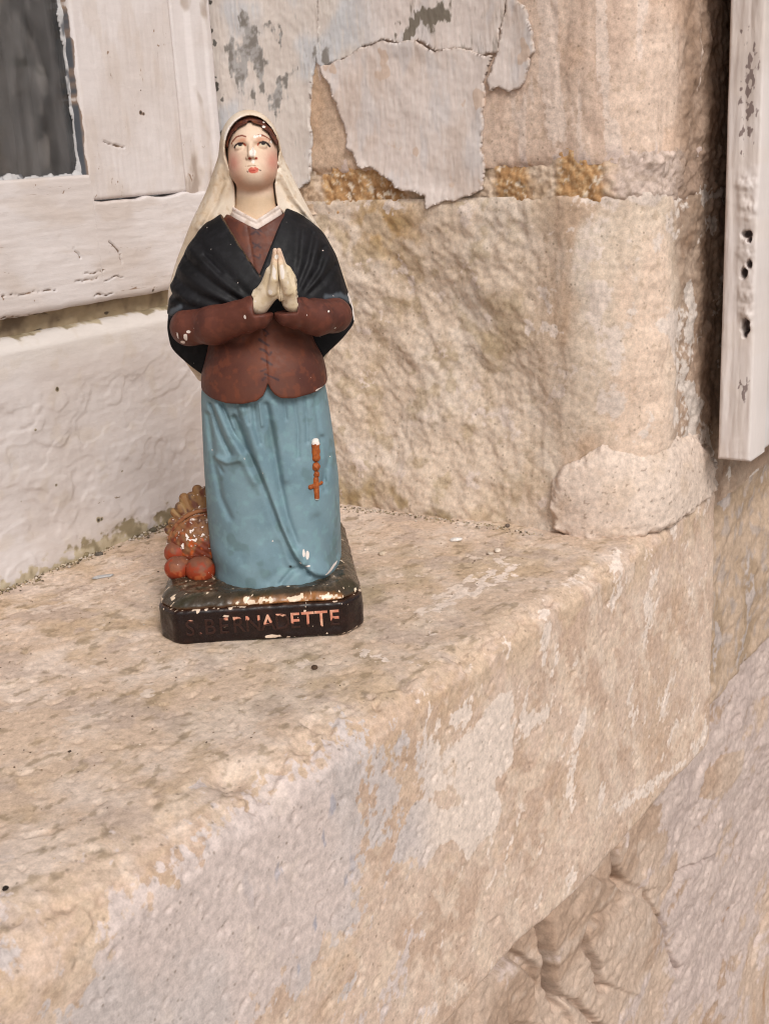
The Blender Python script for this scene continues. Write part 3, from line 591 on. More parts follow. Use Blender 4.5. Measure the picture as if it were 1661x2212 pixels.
def rail_map(U, V, w):
    zt = np.where(U < 0.0768, 0.2300, 0.2138 + 0.0012 * fbm(U, U * 0, 60, 3, 89)); zb = 0.1530 + 0.0006 * fbm(U, U * 0 + 4, 30, 3, 90)
    return np.stack([U, WY - w, zb + V * (zt - zb)], -1)
def railz(U, V): return 0.1530 + V * (np.where(U < 0.0768, 0.2300, 0.2138) - 0.1530)
def rail_front(U, V):
    z = railz(U, V); zt = np.where(U < 0.0768, 0.2300, 0.2138)
    return brush('u', 321, 1.3, cr_r)(U, z) - 0.004 * (1 - np.sqrt(np.clip(1 - (1 - np.clip((z - 0.153) / 0.006, 0, 1)) ** 2, 0, 1))) - 0.0015 * (1 - np.sqrt(np.clip(1 - (1 - np.clip((zt - z) / 0.002, 0, 1)) ** 2, 0, 1))) + 0.002
rb = with_marks(wood_col('u', 331), cr_r, [(328, 626, .0008), (225, 760, .0008), (190, 800, .0009), (70, 785, .0005), (228, 718, .0004)])
slab('bottom_rail', ur, vr_, rail_front, 0.018, rail_map, lambda U, V: rb(U, railz(U, V)), WOODPAINT, win, 0.0005)
slab('frame_post', np.arange(0.1640, 0.1995, 0.0008), np.concatenate([np.arange(0.2045, 0.37, 0.0008), np.linspace(0.375, 1.1, 50)]),
     lambda U, V: brush('v', 341, 1.4)(U, V) + 0.0030 * ss(0.176, 0.180, U) + 0.0015 * ss(0.190, 0.193, U), 0.02, mp_y(WY + 0.002), wood_col('v', 351, 0.5, 0.25), WOODPAINT, win, 0.003)
def gap_col(U, V):
    a = fbm(U, V, 40, 4, 361); C = mixc(np.broadcast_to(col(168, 152, 124), U.shape + (3,)), col(120, 104, 84), ss(-0.1, 0.5, a))
    return C, np.broadcast_to(col(80, 68, 56), C.shape), (fbm(U * 0.4, V, 90, 3, 363) - 0.5) * 4
slab('weather_groove', np.concatenate([np.linspace(-0.7, -0.06, 30)[:-1], np.arange(-0.06, 0.203, 0.0012)]), np.arange(0.128, 0.166, 0.0010), lambda U, V: 0.0015 * fbm(U, V, 60, 3, 365), 0.02, mp_y(WY + 0.010), gap_col, WOODPAINT, win, 0.001)
def board_front(U, V):
    n = fbm(U, V * 1.2, 18, 4, 371, 0.45); n2 = fbm(U, V * 1.3, 30, 3, 373, 0.4)
    low = ss(0.135, 0.095, V)
    return (low * (0.0007 * ss(-0.12, 0.06, n) + 0.0005 * ss(0.05, 0.18, n2) + 0.0004 * ss(0.16, 0.34, n)) + 0.0006 * fbm(U * 0.4, V, 30, 3, 375) + 0.00015 * fbm(U * 0.25, V, 200, 3, 377) + 0.0002 * fbm(U, V, 140, 2, 379) * low
            - 0.006 * ss(0.133, 0.1425, V) + 0.004 * ss(0.03, 0.0, V))
def board_col(U, V):
    a = fbm(U, V, 12, 4, 381); b = fbm(U, V, 60, 4, 383); c = fbm(U, V, 150, 3, 385)
    C = mixc(np.broadcast_to(col(212, 206, 203), U.shape + (3,)), col(205, 197, 192), ss(-0.2, 0.5, a))
    C = mixc(C, col(224, 220, 214), ss(0.115, 0.138, V) * 0.7)
    C = mixc(C, col(190, 174, 144), ss(0.3, 0.7, b + 0.3 * a) * 0.16)
    M = np.maximum((0.006 - V + 0.006 * b + 0.006 * c) * 110, (V - 0.1408 + 0.0016 * b + 0.0012 * c) * 350)
    ov = mixc(np.broadcast_to(col(188, 176, 150), C.shape), col(146, 134, 108), ss(0.0, 0.5, b + 0.4 * c))
    return C, ov, M
bm_ = with_marks(board_col, [([(198, 1090), (225, 1080), (255, 1072)], .0003)], [(119, 840, .0010), (72, 928, .0006), (116, 1047, .0007), (205, 1122, .0013), (212, 1120, .0009), (260, 1017, .0006), (45, 1083, .0005)])
slab('apron_board', np.concatenate([np.linspace(-0.7, -0.06, 50)[:-1], np.arange(-0.06, 0.2040, 0.0009)]), np.arange(-0.012, 0.1425, 0.0009), board_front, 0.03, mp_y(WY - 0.001), bm_, WOODPAINT, win, 0.004)
# glass, the rebate seen through it, putty, added mottled backing panel that sets the pane's grey tone
gm = bpy.data.materials.new('window_glass'); gm.use_nodes = True; nt = gm.node_tree; nt.nodes.clear()
out = nd(nt, 'ShaderNodeOutputMaterial'); ms = nd(nt, 'ShaderNodeMixShader'); tr = nd(nt, 'ShaderNodeBsdfTransparent'); tr.inputs[0].default_value = (0.82, 0.84, 0.84, 1)
gl = nd(nt, 'ShaderNodeBsdfGlossy'); gl.inputs['Roughness'].default_value = 0.05; lw = nd(nt, 'ShaderNodeFresnel'); lw.inputs['IOR'].default_value = 1.5
gn = nd(nt, 'ShaderNodeTexNoise'); gn.inputs['Scale'].default_value = 25; gb = nd(nt, 'ShaderNodeBump'); gb.inputs['Distance'].default_value = 0.002; gb.inputs['Strength'].default_value = 0.3
gt = nd(nt, 'ShaderNodeTexCoord'); nt.links.new(gt.outputs['Object'], gn.inputs['Vector'])
df = nd(nt, 'ShaderNodeBsdfDiffuse'); df.inputs[0].default_value = (0.25, 0.24, 0.24, 1); m2 = nd(nt, 'ShaderNodeMixShader')       # mottled grey film lightens the pane, painted in for its reflections
dn = nd(nt, 'ShaderNodeTexNoise'); dn.inputs['Scale'].default_value = 60; dn.inputs['Detail'].default_value = 6; dm = nd(nt, 'ShaderNodeMapping'); dm.inputs['Scale'].default_value = (1.6, 1, 0.5)
nt.links.new(gt.outputs['Object'], dm.inputs[0]); nt.links.new(dm.outputs[0], dn.inputs['Vector'])
dr = nd(nt, 'ShaderNodeMapRange'); dr.inputs['From Min'].default_value = 0.35; dr.inputs['From Max'].default_value = 0.75; dr.inputs['To Min'].default_value = 0.06; dr.inputs['To Max'].default_value = 0.40
nt.links.new(dn.outputs['Fac'], dr.inputs['Value'])
nt.links.new(gn.outputs['Fac'], gb.inputs['Height']); nt.links.new(gb.outputs[0], gl.inputs['Normal'])
nt.links.new(lw.outputs[0], ms.inputs[0]); nt.links.new(tr.outputs[0], ms.inputs[1]); nt.links.new(gl.outputs[0], ms.inputs[2])
nt.links.new(dr.outputs[0], m2.inputs[0]); nt.links.new(ms.outputs[0], m2.inputs[1]); nt.links.new(df.outputs[0], m2.inputs[2]); nt.links.new(m2.outputs[0], out.inputs[0])
obj('pane', boxmesh('pane', -0.7, 0.0790, 0.1835, 0.1860, 0.226, 1.05), gm, win)
obj('inner_rebate', boxmesh('inner_rebate', 0.0500, 0.0785, 0.1864, 0.206, 0.226, 1.05, col(150, 151, 154)), WOODPAINT, win)
cu = np.linspace(-0.7, 0.10, 200); cv = np.linspace(0.18, 1.05, 120); U, V = np.meshgrid(cu, cv, indexing='ij')
cC = mixc(np.broadcast_to(col(150, 144, 142), U.shape + (3,)), col(112, 104, 100), ss(-0.3, 0.4, fbm(U, V * 0.7, 40, 4, 391)))
obj('pane_backing', gridmesh('pane_backing', np.stack([U, 0.215 + 0.003 * fbm(U, V * 0.6, 30, 3, 393), V], -1), cC), FAR, win)
def putty(name, us, vs, keepf, y0):
    U, V = np.meshgrid(us, vs, indexing='ij')
    kf = keepf(U, V); h = 0.0012 + 0.0005 * fbm(U, V, 150, 3, 395) + 0.003 * ss(0.0, 0.005, kf)
    C = mixc(np.broadcast_to(col(186, 186, 186), U.shape + (3,)), col(96, 98, 102), ss(0.1, 0.6, fbm(U, V * 0.4, 170, 3, 397)))
    obj(name, gridmesh(name, np.stack([U, y0 - h, V], -1), C, keep=kf > 0, rim=(0, 0.001, 0)), WOODPAINT, win)
putty('putty', np.arange(0.0690, 0.0785, 0.0005), np.arange(0.226, 0.36, 0.0007), lambda U, V: U - 0.0752 + 0.0007 * fbm(U, V * 0.4, 110, 4, 398) + 0.0016 * ss(0.1, 0.4, fbm(U * 0, V, 30, 2, 394)), 0.1835)
putty('putty', np.concatenate([np.linspace(-0.6, -0.05, 60)[:-1], np.arange(-0.05, 0.0785, 0.0006)]), np.arange(0.226, 0.246, 0.0005), lambda U, V: 0.2312 - V + 0.0008 * fbm(U * 1.0, V * 0.4, 110, 4, 399) + 0.0018 * ss(0.1, 0.4, fbm(U, V * 0, 60, 3, 396)), 0.1835)

# ------------------------------------------------------------------ the shutter folded back against the wall
XS = 0.282
q0 = at(1547, 985, 0, XS); q1 = at(1618, 1006, 0, XS)
sy1 = float(q0[1]); sy0 = float(q1[1]); sz0 = float((q0[2] + q1[2]) / 2)
shut = empty('wooden_shutter', (XS, sy1, sz0)); sh_off = np.array([XS, sy1, sz0])
tag(shut, 'white painted wooden shutter folded open, with rough filled holes along its edge', 'shutter')
def spt(px, py): p = at(px, py, 0, XS); return float(p[1]), float(p[2])
holes = [(1612, 507, .0030, .0022), (1606, 590, .0022, .0030), (1617, 572, .0018, .0022), (1610, 706, .0026, .0048), (1607, 724, .0016, .0018), (1618, 519, .0015, .0015)]
lumps = [(1612, 395, .006, .005), (1618, 450, .006, .010), (1615, 540, .006, .009), (1612, 640, .006, .012), (1618, 690, .005, .006)]
def edge_front(U, V):
    h = brush('v', 401, 1.5)(U, V) + 0.0005 * fbm(U, V * 0.1, 160, 3, 403)
    j = 0.35 * fbm(U, V, 180, 3, 405)
    for px, py, a, b in lumps:
        y, z = spt(px, py); h = h + 0.0016 * np.exp(-(((U - y) / a) ** 2 + ((V - z) / b) ** 2)) * (1 + 0.8 * fbm(U, V, 160, 3, 407))
    for px, py, a, b in holes:
        y, z = spt(px, py); h = h - 0.010 * ss(1.25, 0.6, np.hypot((U - y) / a, (V - z) / b) + j)
    return h
def edge_col(U, V):
    a = fbm(U, V * 0.2, 60, 4, 411); b = fbm(U, V, 30, 3, 413)
    C = mixc(np.broadcast_to(col(225, 217, 212), U.shape + (3,)), col(212, 202, 195), ss(-0.1, 0.5, a))
    C = mixc(C, col(224, 214, 206), ss(0.1, 0.5, b) * 0.6)
    M = np.full(U.shape, -3.0)
    for px, py, s, t in ((1612, 200, .0035, .022), (1625, 150, .003, .014), (1606, 835, .0025, .008), (1618, 250, .003, .012)):
        y, z = spt(px, py); M = np.maximum(M, 0.45 - np.hypot((U - y) / s, (V - z) / t) + 1.7 * fbm(U * 1.4, V * 0.6, 260, 4, 415))
    for px, py, s, t in holes:
        y, z = spt(px, py); M = np.maximum(M, (1.0 - np.hypot((U - y) / s, (V - z) / t)) * 2.5)
    return C, np.broadcast_to(col(140, 126, 122), C.shape), M
o = slab('edge_board', np.arange(sy0, sy1, 0.0006), np.concatenate([np.arange(sz0, 0.36, 0.0009), np.linspace(0.365, 1.15, 40)]), edge_front, 0.030, mp_x(XS), edge_col, EDGEPAINT, shut, 0.0022, flip=True)
o2 = slab('panel', np.concatenate([np.arange(XS + 0.0306, 0.40, 0.0015), np.linspace(0.405, 0.80, 20)]), np.concatenate([np.arange(sz0, 0.36, 0.0015), np.linspace(0.365, 1.15, 40)]),
          lambda U, V: brush('v', 421, 1.2)(U, V), sy1 - sy0 - 0.002, mp_y(sy0 + 0.001), wood_col('v', 425), EDGEPAINT, shut, 0.002)
for q in (o, o2): q.location = Vector((-sh_off).tolist())

# ------------------------------------------------------------------ crumbs and chips on the ledge
import bmesh
rng = np.random.default_rng(7)
def pebble_mesh(name, sx, sy, sz, c, seed, sub=2):
    bm = bmesh.new(); bmesh.ops.create_icosphere(bm, subdivisions=sub, radius=1.0)
    V = np.array([v.co[:] for v in bm.verts]); F = np.array([[v.index for v in f.verts] for f in bm.faces]); bm.free()
    V = V * (1 + 0.25 * fbm3(V + seed * 5.1, 1.3, 3, seed))[:, None]; V = V * np.array([sx, sy, sz])
    return mesh_from(name, V, F, {'Col': np.tile(c, (len(V), 1)) * (1 + 0.15 * fbm3(V / sx, 1.5, 2, seed + 1))[:, None], 'Over': np.zeros_like(V), 'M': np.full(len(V), -5.0)})
def bit(name, px, py, w, d, h, c, label, cat, seed, rz=0.0, grp=None):
    p = at(px, py, 2, 0.0); z = ledge_z(p[0], p[1])
    o = obj(name, pebble_mesh(name, w, d, h, c, seed), STONE); o.location = (float(p[0]), float(p[1]), z + h * 0.55); o.rotation_euler = (0, 0, rz)
    tag(o, label, cat, grp)
g = 'paint chips fallen on the ledge'; g2 = 'small stones lying along the foot of the window'
bit('paint_chip', 985, 1167, .0044, .0028, .0011, col(226, 222, 216), 'white oval paint chip lying on the ledge near the mortar lump', 'paint chip', 3, -0.9, g)
bit('paint_chip', 825, 1198, .0028, .0024, .0014, col(206, 190, 168), 'cream crumb of paint just right of the statue base', 'paint chip', 4, 0.3, g)
bit('paint_chip', 1058, 1196, .0026, .0018, .0009, col(218, 204, 186), 'smaller pale flake of a close pair right of the white oval chip', 'paint chip', 5, 1.0, g)
bit('paint_chip', 1074, 1190, .0034, .0020, .0012, col(222, 210, 194), 'larger pale flake of a close pair right of the white oval chip', 'paint chip', 6, 0.4, g)
bit('paint_chip', 222, 1246, .0064, .0030, .0006, col(186, 187, 187), 'flat blue grey paint flake on the ledge left of the statue', 'paint chip', 8, -0.55, g)
bit('pebble', 1096, 1137, .0018, .0016, .0013, col(110, 98, 88), 'small dark grey pebble at the foot of the stone wall', 'pebble', 9)
bit('pebble', 680, 1438, .0019, .0015, .0012, col(84, 66, 52), 'dark brown crumb on the ledge in front of the statue base', 'pebble', 10)
bit('pebble', 186, 1202, .0030, .0024, .0018, col(140, 128, 100), 'round olive brown stone at the foot of the window board', 'pebble', 11, 0, g2)
bit('pebble', 215, 1199, .0030, .0018, .0014, col(96, 90, 82), 'flat dark grey stone beside the round olive stone', 'pebble', 12, -0.6, g2)
bit('pebble', 332, 1148, .0026, .0022, .0018, col(104, 98, 84), 'dark stone at the window foot nearest the statue basket', 'pebble', 13, 0, g2)
bit('pebble', 14, 1926, .0013, .0010, .0008, col(40, 34, 30), 'tiny black speck at the left end of the ledge', 'pebble', 14)
# dirt and crumbs gathered where the window board meets the ledge
oct_ = np.array([[1, 0, 0], [-1, 0, 0], [0, 1, 0], [0, -1, 0], [0, 0, 1], [0, 0, -1]], float)
of = np.array([[0, 2, 4], [2, 1, 4], [1, 3, 4], [3, 0, 4], [2, 0, 5], [1, 2, 5], [3, 1, 5], [0, 3, 5]])
VV, FF, CC = [], [], []
pal = [col(168, 152, 120), col(134, 120, 94), col(200, 186, 162), col(110, 98, 80), col(212, 202, 188)]
for i in range(2600):
    if i < 2200:
        x = rng.uniform(-0.10, 0.20); y = 0.1725 - abs(rng.normal(0, 0.0045)) ; s = rng.uniform(0.0004, 0.0013) * (1.4 if rng.random() < 0.1 else 1)
        if fbm(np.array([x]), np.array([0.0]), 25, 3, 77)[0] < rng.uniform(-0.5, 0.2): continue
    else:
        y = rng.uniform(-0.07, 0.16); x = RX - 0.010 - abs(rng.normal(0, 0.004)); s = rng.uniform(0.0003, 0.0010)
    z = ledge_z(x, y) if i % 3 == 0 else z0 if (z0 := float(0.0026 * fbm(np.array([x]), np.array([y]), 7, 3, 3)[0])) is not None else 0
    v = oct_ * s * rng.uniform(0.6, 1.3, (6, 1)) * np.array([1, 1, 0.7]); a = rng.uniform(0, 6.28); ca, sa = math.cos(a), math.sin(a)
    v = np.stack([v[:, 0] * ca - v[:, 1] * sa, v[:, 0] * sa + v[:, 1] * ca, v[:, 2]], 1) + np.array([x, y, z + s * 0.4])
    FF.append(of + 6 * len(VV)); VV.append(v); CC.append(np.tile(pal[rng.integers(5)] * rng.uniform(0.8, 1.15), (6, 1)))
VV = np.concatenate(VV); CC = np.concatenate(CC)
dirt = obj('dirt', mesh_from('dirt', VV, np.concatenate(FF), {'Col': CC, 'Over': CC * 0, 'M': np.full(len(VV), -5.0)}), STONE, kind='stuff')
tag(dirt, 'line of olive and grey dirt crumbs along the foot of the window and wall', 'dirt')
VV, FF, CC = [], [], []
pal = [col(104, 88, 70), col(150, 128, 100), col(224, 212, 196), col(76, 64, 54), col(206, 186, 160)]
for i in range(620):
    x = rng.uniform(-0.28, 0.30); y = rng.uniform(-0.085, 0.165)
    if x > 0.19 and y > -0.08: continue
    s = rng.uniform(0.00022, 0.00055) * (1.9 if rng.random() < 0.05 else 1)
    v = oct_ * s * rng.uniform(0.6, 1.4, (6, 1)) * np.array([1.3, 1, 0.6]); a = rng.uniform(0, 6.28); ca, sa = math.cos(a), math.sin(a)
    v = np.stack([v[:, 0] * ca - v[:, 1] * sa, v[:, 0] * sa + v[:, 1] * ca, v[:, 2]], 1) + np.array([x, y, ledge_z(x, y) + s * 0.3])
    FF.append(of + 6 * len(VV)); VV.append(v); CC.append(np.tile(pal[rng.integers(5)] * rng.uniform(0.85, 1.1), (6, 1)))
VV = np.concatenate(VV); CC = np.concatenate(CC)
grit = obj('grit', mesh_from('grit', VV, np.concatenate(FF), {'Col': CC, 'Over': CC * 0, 'M': np.full(len(VV), -5.0)}), STONE, kind='stuff')
tag(grit, 'fine dark and pale grit scattered over the top of the ledge', 'grit')
# ------------------------------------------------------------------ the plaster statue (millimetres, then scaled)
STZ = math.radians(-54.0)
stat = empty('plaster_statue', (0.01390, 0.00515, 0.0), STZ)
tag(stat, 'painted plaster statue of a kneeling praying woman in white veil, black shawl and blue skirt', 'statue')

def surface_nets(F, org, h):
    nx, ny, nz = F.shape
    s = F < 0
    c = [s[i:nx - 1 + i, j:ny - 1 + j, k:nz - 1 + k] for i in (0, 1) for j in (0, 1) for k in (0, 1)]
    cnt = sum(a.astype(np.uint8) for a in c)
    act = (cnt > 0) & (cnt < 8)
    I = np.argwhere(act); idx = np.full(act.shape, -1, np.int32); idx[act] = np.arange(len(I))
    off = [(i, j, k) for i in (0, 1) for j in (0, 1) for k in (0, 1)]
    val = np.stack([F[I[:, 0] + i, I[:, 1] + j, I[:, 2] + k] for i, j, k in off], 1)
    acc = np.zeros((len(I), 3)); n = np.zeros(len(I))
    for a in range(8):
        for b in range(a + 1, 8):
            oa, ob = np.array(off[a]), np.array(off[b])
            if np.abs(oa - ob).sum() != 1: continue
            va, vb = val[:, a], val[:, b]; m = (va < 0) != (vb < 0)
            t = va[m] / (va[m] - vb[m]); acc[m] += oa + (ob - oa) * t[:, None]; n[m] += 1
    V = (I + acc / n[:, None]) * h + np.array(org)
    Q = []
    for ax in range(3):
        u, v = (ax + 1) % 3, (ax + 2) % 3
        sl0 = [slice(None)] * 3; sl1 = [slice(None)] * 3; sl0[ax] = slice(0, -1); sl1[ax] = slice(1, None)
        a, b = s[tuple(sl0)], s[tuple(sl1)]; E = np.argwhere(a != b)
        E = E[(E[:, u] > 0) & (E[:, v] > 0) & (E[:, u] < F.shape[u] - 1) & (E[:, v] < F.shape[v] - 1)]
        ins = a[E[:, 0], E[:, 1], E[:, 2]]
        def cell(du, dv):
            q = E.copy(); q[:, u] -= du; q[:, v] -= dv; return idx[q[:, 0], q[:, 1], q[:, 2]]
        q = np.stack([cell(1, 1), cell(0, 1), cell(0, 0), cell(1, 0)], 1)
        q[~ins] = q[~ins][:, ::-1]; Q.append(q)
    return V, np.concatenate(Q)
def sculpt(name, f, lo, hi, h, paint, mat=None, parent=None, smooth=1):
    ax = [np.arange(lo[i], hi[i] + h, h, dtype=np.float32) for i in range(3)]
    X, Y, Z = np.meshgrid(*ax, indexing='ij', sparse=True)
    F = np.asarray(f(X, Y, Z), np.float32); F = np.ascontiguousarray(np.broadcast_to(F, (len(ax[0]), len(ax[1]), len(ax[2]))))
    V, Q = surface_nets(F, lo, h)
    C, ov, M = paint(V)
    me = mesh_from(name, V * 0.001, Q, {'Col': C, 'Over': ov, 'M': M})
    return obj(name, me, mat or PLASTER, parent or stat)
def smin(a, b, k):
    t = np.clip(0.5 + 0.5 * (b - a) / k, 0, 1); return b + (a - b) * t - k * t * (1 - t)
def smax(a, b, k): return -smin(-a, -b, k)
def ell(X, Y, Z, c, r):
    x, y, z = (X - c[0]) / r[0], (Y - c[1]) / r[1], (Z - c[2]) / r[2]
    q = np.sqrt(x * x + y * y + z * z); return (q - 1) * min(r)
def cap(X, Y, Z, a, b, ra, rb):
    a = np.array(a, float); b = np.array(b, float); d = b - a
    t = np.clip(((X - a[0]) * d[0] + (Y - a[1]) * d[1] + (Z - a[2]) * d[2]) / (d @ d), 0, 1)
    return np.sqrt((X - a[0] - d[0] * t) ** 2 + (Y - a[1] - d[1] * t) ** 2 + (Z - a[2] - d[2] * t) ** 2) - (ra + (rb - ra) * t)
def prof(Z, pts):
    p = np.array(sorted(pts), float); zs = np.linspace(p[0, 0], p[-1, 0], 400); v = np.interp(zs, p[:, 0], p[:, 1])
    k = np.ones(21) / 21; v = np.convolve(np.pad(v, 10, mode='edge'), k, 'valid'); v = np.convolve(np.pad(v, 10, mode='edge'), k, 'valid')
    return np.interp(Z, zs, v)
def gcyl(X, Y, Z, L, R, Fy, B, n=2.3):
    l, r, f, b = prof(Z, L), prof(Z, R), prof(Z, Fy), prof(Z, B)
    a = (r - l) / 2; bb = (b - f) / 2
    q = (np.abs((X - (l + r) / 2) / a) ** n + np.abs((Y - (f + b) / 2) / bb) ** n) ** (1 / n)
    return (q - 1) * np.minimum(a, bb)
def pline(X, Z, pts):
    d = np.full(np.broadcast(X, Z).shape, 1e9)
    for (x0, z0), (x1, z1) in zip(pts[:-1], pts[1:]):
        ex, ez = x1 - x0, z1 - z0; t = np.clip(((X - x0) * ex + (Z - z0) * ez) / (ex * ex + ez * ez), 0, 1)
        d = np.minimum(d, (X - x0 - ex * t) ** 2 + (Z - z0 - ez * t) ** 2)
    return np.sqrt(d)
def fill(V, c): return np.broadcast_to(np.asarray(c, float), V.shape)
WHITE = col(236, 226, 218)
def chips(V, thr, seed, f=0.5): return (fbm3(V, f, 3, seed, 0.6) - thr) * 6

# ---- skirt
SKL = [(14, -31), (17, -31.2), (32, -30.6), (55, -30.7), (92, -29), (123, -27.2), (123.5, -26.5), (134, -24)]
SKR = [(14, 37.6), (23, 39.2), (43, 39.8), (72, 40.4), (98, 38.8), (119, 37), (134, 34)]
SKF = [(14, -35), (26, -35), (40, -32), (70, -29.5), (100, -28.5), (122, -29), (134, -28.5)]
SKB = [(14, 62), (30, 60), (55, 45), (80, 32), (130, 26)]
def skirt(X, Y, Z):
    d = gcyl(X, Y, Z, SKL, SKR, SKF, SKB, 2.4)
    fr = ss(12, -8, Y)
    g = 0
    for pts, w, a in (([(-4, 116), (1, 96), (6, 72), (13, 48), (21, 33), (31, 27.5)], 3.0, 1.7),
                      ([(-9, 112), (-5, 98), (3, 76), (9, 55), (15, 38), (22, 29)], 1.7, -1.6),
                      ([(7, 118), (9, 98), (11, 76), (13, 60), (17, 45)], 1.8, -1.2), ([(10.5, 119), (13, 100), (14.5, 80)], 2.4, 0.8),
                      ([(-18, 118), (-13, 104), (-7, 92), (-2, 80)], 2.2, 0.9), ([(-21, 118), (-17.5, 104), (-13, 93)], 1.3, -1.1),
                      ([(-15, 119), (-11, 106), (-5.5, 95)], 1.2, -1.1), ([(-23, 112), (-22, 90), (-20, 70), (-16, 60)], 1.8, -0.7),
                      ([(-20.5, 91.5), (-15, 89.5), (-9, 91)], 1.5, 0.9), ([(-20, 88), (-18, 84)], 1.0, -0.6),
                      ([(21, 120), (22, 104), (21, 90)], 1.0, -0.6), ([(26, 120), (26.5, 105), (26, 97)], 0.9, -0.6), ([(31, 119), (32, 100), (33, 70)], 1.3, -0.6),
                      ([(1, 119), (1, 108), (2.5, 99)], 1.0, -0.7), ([(-3, 119), (-2, 110)], 0.9, -0.7), ([(-8, 119), (-6.5, 112)], 0.8, -0.7), ([(4, 119), (4.5, 108)], 0.8, 0.6), ([(16, 120), (16.5, 110)], 0.8, -0.5),
                      ([(33.5, 97), (36, 86), (33, 75), (30, 72)], 1.6, -0.6), ([(28, 56), (33, 40), (36, 30)], 3.0, -0.8), ([(8, 26), (14, 32), (22, 33)], 1.6, -0.9), ([(2, 27), (10, 34), (8, 46)], 2.5, -0.6), ([(-24, 40), (-10, 33), (-2, 40)], 6.0, 0.7)):
        g = g + 1.8 * a * np.exp(-(pline(X, Z, pts) / w) ** 2)
    d = d - g * fr
    return smax(smax(d, Z - 132, 1), 13 - Z, 1)
BL = col(121, 149, 159)
def p_skirt(V):
    a = fbm3(V, 0.05, 3, 501); b = fbm3(V, 0.25, 3, 503)
    C = mixc(fill(V, BL), col(112, 140, 151), ss(-0.1, 0.5, a)); C = mixc(C, col(128, 164, 170), ss(0.1, 0.6, b) * 0.5)
    C = mixc(C, col(92, 116, 116), ss(0.3, 0.6, fbm3(V, 0.11, 3, 505)) * 0.45)
    M = chips(V, 1.02, 507, 0.35)
    for x, z, rx, rz in ((20.5, 40.5, .5, 1.5), (22.3, 39, .7, 1.7), (22.0, 33.5, 1.3, .4), (34, 27, 2.6, .7), (18.5, 36, .5, .5)): M = np.maximum(M, 1.6 * (1.2 - np.hypot((V[:, 0] - x) / rx, (V[:, 2] - z) / rz)))
    M = np.where(V[:, 1] > 0, -3, M)
    k = 1.5 - np.hypot((V[:, 0] - 13.2) / 0.8, (V[:, 2] - 34) / 0.6); C = mixc(C, col(30, 34, 34), ss(0, 0.8, k))
    return C, fill(V, WHITE), M
sculpt('skirt', skirt, (-40, -42, 12), (48, 70, 135), 0.65, p_skirt)

# ---- jacket
def torso(X, Y, Z):
    d = gcyl(X, Y, Z, [(112, -26.6), (124, -26.6), (131, -26.2), (139, -23.2), (146, -21), (165, -19), (190, -17), (203, -13), (213, -5)],
             [(112, 38), (124, 38), (131, 37.6), (136, 36.6), (146, 31.5), (165, 33), (190, 33), (203, 29), (213, 22)],
             [(112, -34), (124, -34), (135, -32), (148, -27), (165, -24), (185, -19), (200, -12), (213, -8)],
             [(112, 27), (150, 24), (190, 22), (213, 18)], 2.3)
    lo = (lambda xx_, pp_: np.interp(xx_, [q[0] for q in pp_], [q[1] for q in pp_]))(X, [(-30, 126), (-26, 124.5), (-20, 122), (-12, 120.3), (-4, 120), (3, 121.2), (6.4, 123.6), (7.8, 126.0), (9, 129.2), (10.2, 126.4), (12, 123.8), (15, 121.8), (21, 121), (32, 122), (38, 124), (42, 125)])
    g = -0.5 * np.exp(-(pline(X, Z, [(3.5, 205), (6.5, 180), (8.5, 150), (9.2, 127)]) / 0.5) ** 2) * ss(0, -10, Y)
    g = g - 0.9 * np.exp(-(pline(X, Z, [(-14, 150), (-2, 149), (4, 155)]) / 2.4) ** 2) - 0.8 * np.exp(-(pline(X, Z, [(20, 153), (30, 150)]) / 2.4) ** 2)
    xa = np.abs(X - 8.7)
    return smax(smax(d - g, lo - Z, 1.2), smax(Z - 213, smin(Z - 202.2 - 0.5 * xa, 4 - Y, 1), 0.5), 0.6)
BR = col(97, 56, 43)
laces = [[(6.4, 203), (9.0, 202.2), (10.4, 201)], [(5.6, 200), (8, 201.4), (9.6, 199.6)], [(5.8, 196), (7.8, 194.8), (9.6, 193.6)], [(6.2, 193.8), (8.8, 195.2)], [(6.4, 190), (8.8, 188.8), (9.4, 190.4)],
         [(8.5, 155.5), (11, 153), (9.5, 152.2)], [(6.2, 150.6), (8.8, 148.6), (10.6, 147.4)], [(6.4, 146), (8.4, 145.2), (10.6, 143), (11.6, 144)], [(7, 141.4), (9.8, 139.6), (11.8, 138.2)], [(6.2, 135.6), (8.4, 136.4)], [(8.0, 134.2), (11, 132.8), (14.4, 131)], [(6.6, 131.6), (8, 132.6)]]
def p_torso(V):
    a = fbm3(V, 0.06, 3, 511); b = fbm3(V, 0.3, 3, 513)
    C = mixc(fill(V, BR), col(84, 47, 38), ss(-0.1, 0.5, a)); C = mixc(C, col(122, 66, 44), ss(0.1, 0.5, b) * 0.45)
    C = mixc(C, col(128, 68, 40), ss(160, 148, V[:, 2]) * np.exp(-((V[:, 0] - 9) / 10) ** 2) * ss(128, 140, V[:, 2]) * 0.5)  # lit orange middle of the front, painted into the colour
    k = np.full(len(V), 9.0)
    for l in laces: k = np.minimum(k, pline(V[:, 0], V[:, 2], l))
    C = mixc(C, col(52, 36, 42), ss(0.85, 0.2, k + 0.25 * b) * 0.8)
    M = chips(V, 1.0, 515, 0.4); M = np.maximum(M, 1.6 * (1.2 - np.hypot((V[:, 0] - 35) / 2.6, (V[:, 2] - 123) / 0.6)))
    M = np.where(V[:, 1] > 0, -3, M)
    return C, fill(V, WHITE), M
sculpt('jacket', torso, (-32, -40, 116), (44, 30, 216), 0.65, p_torso)

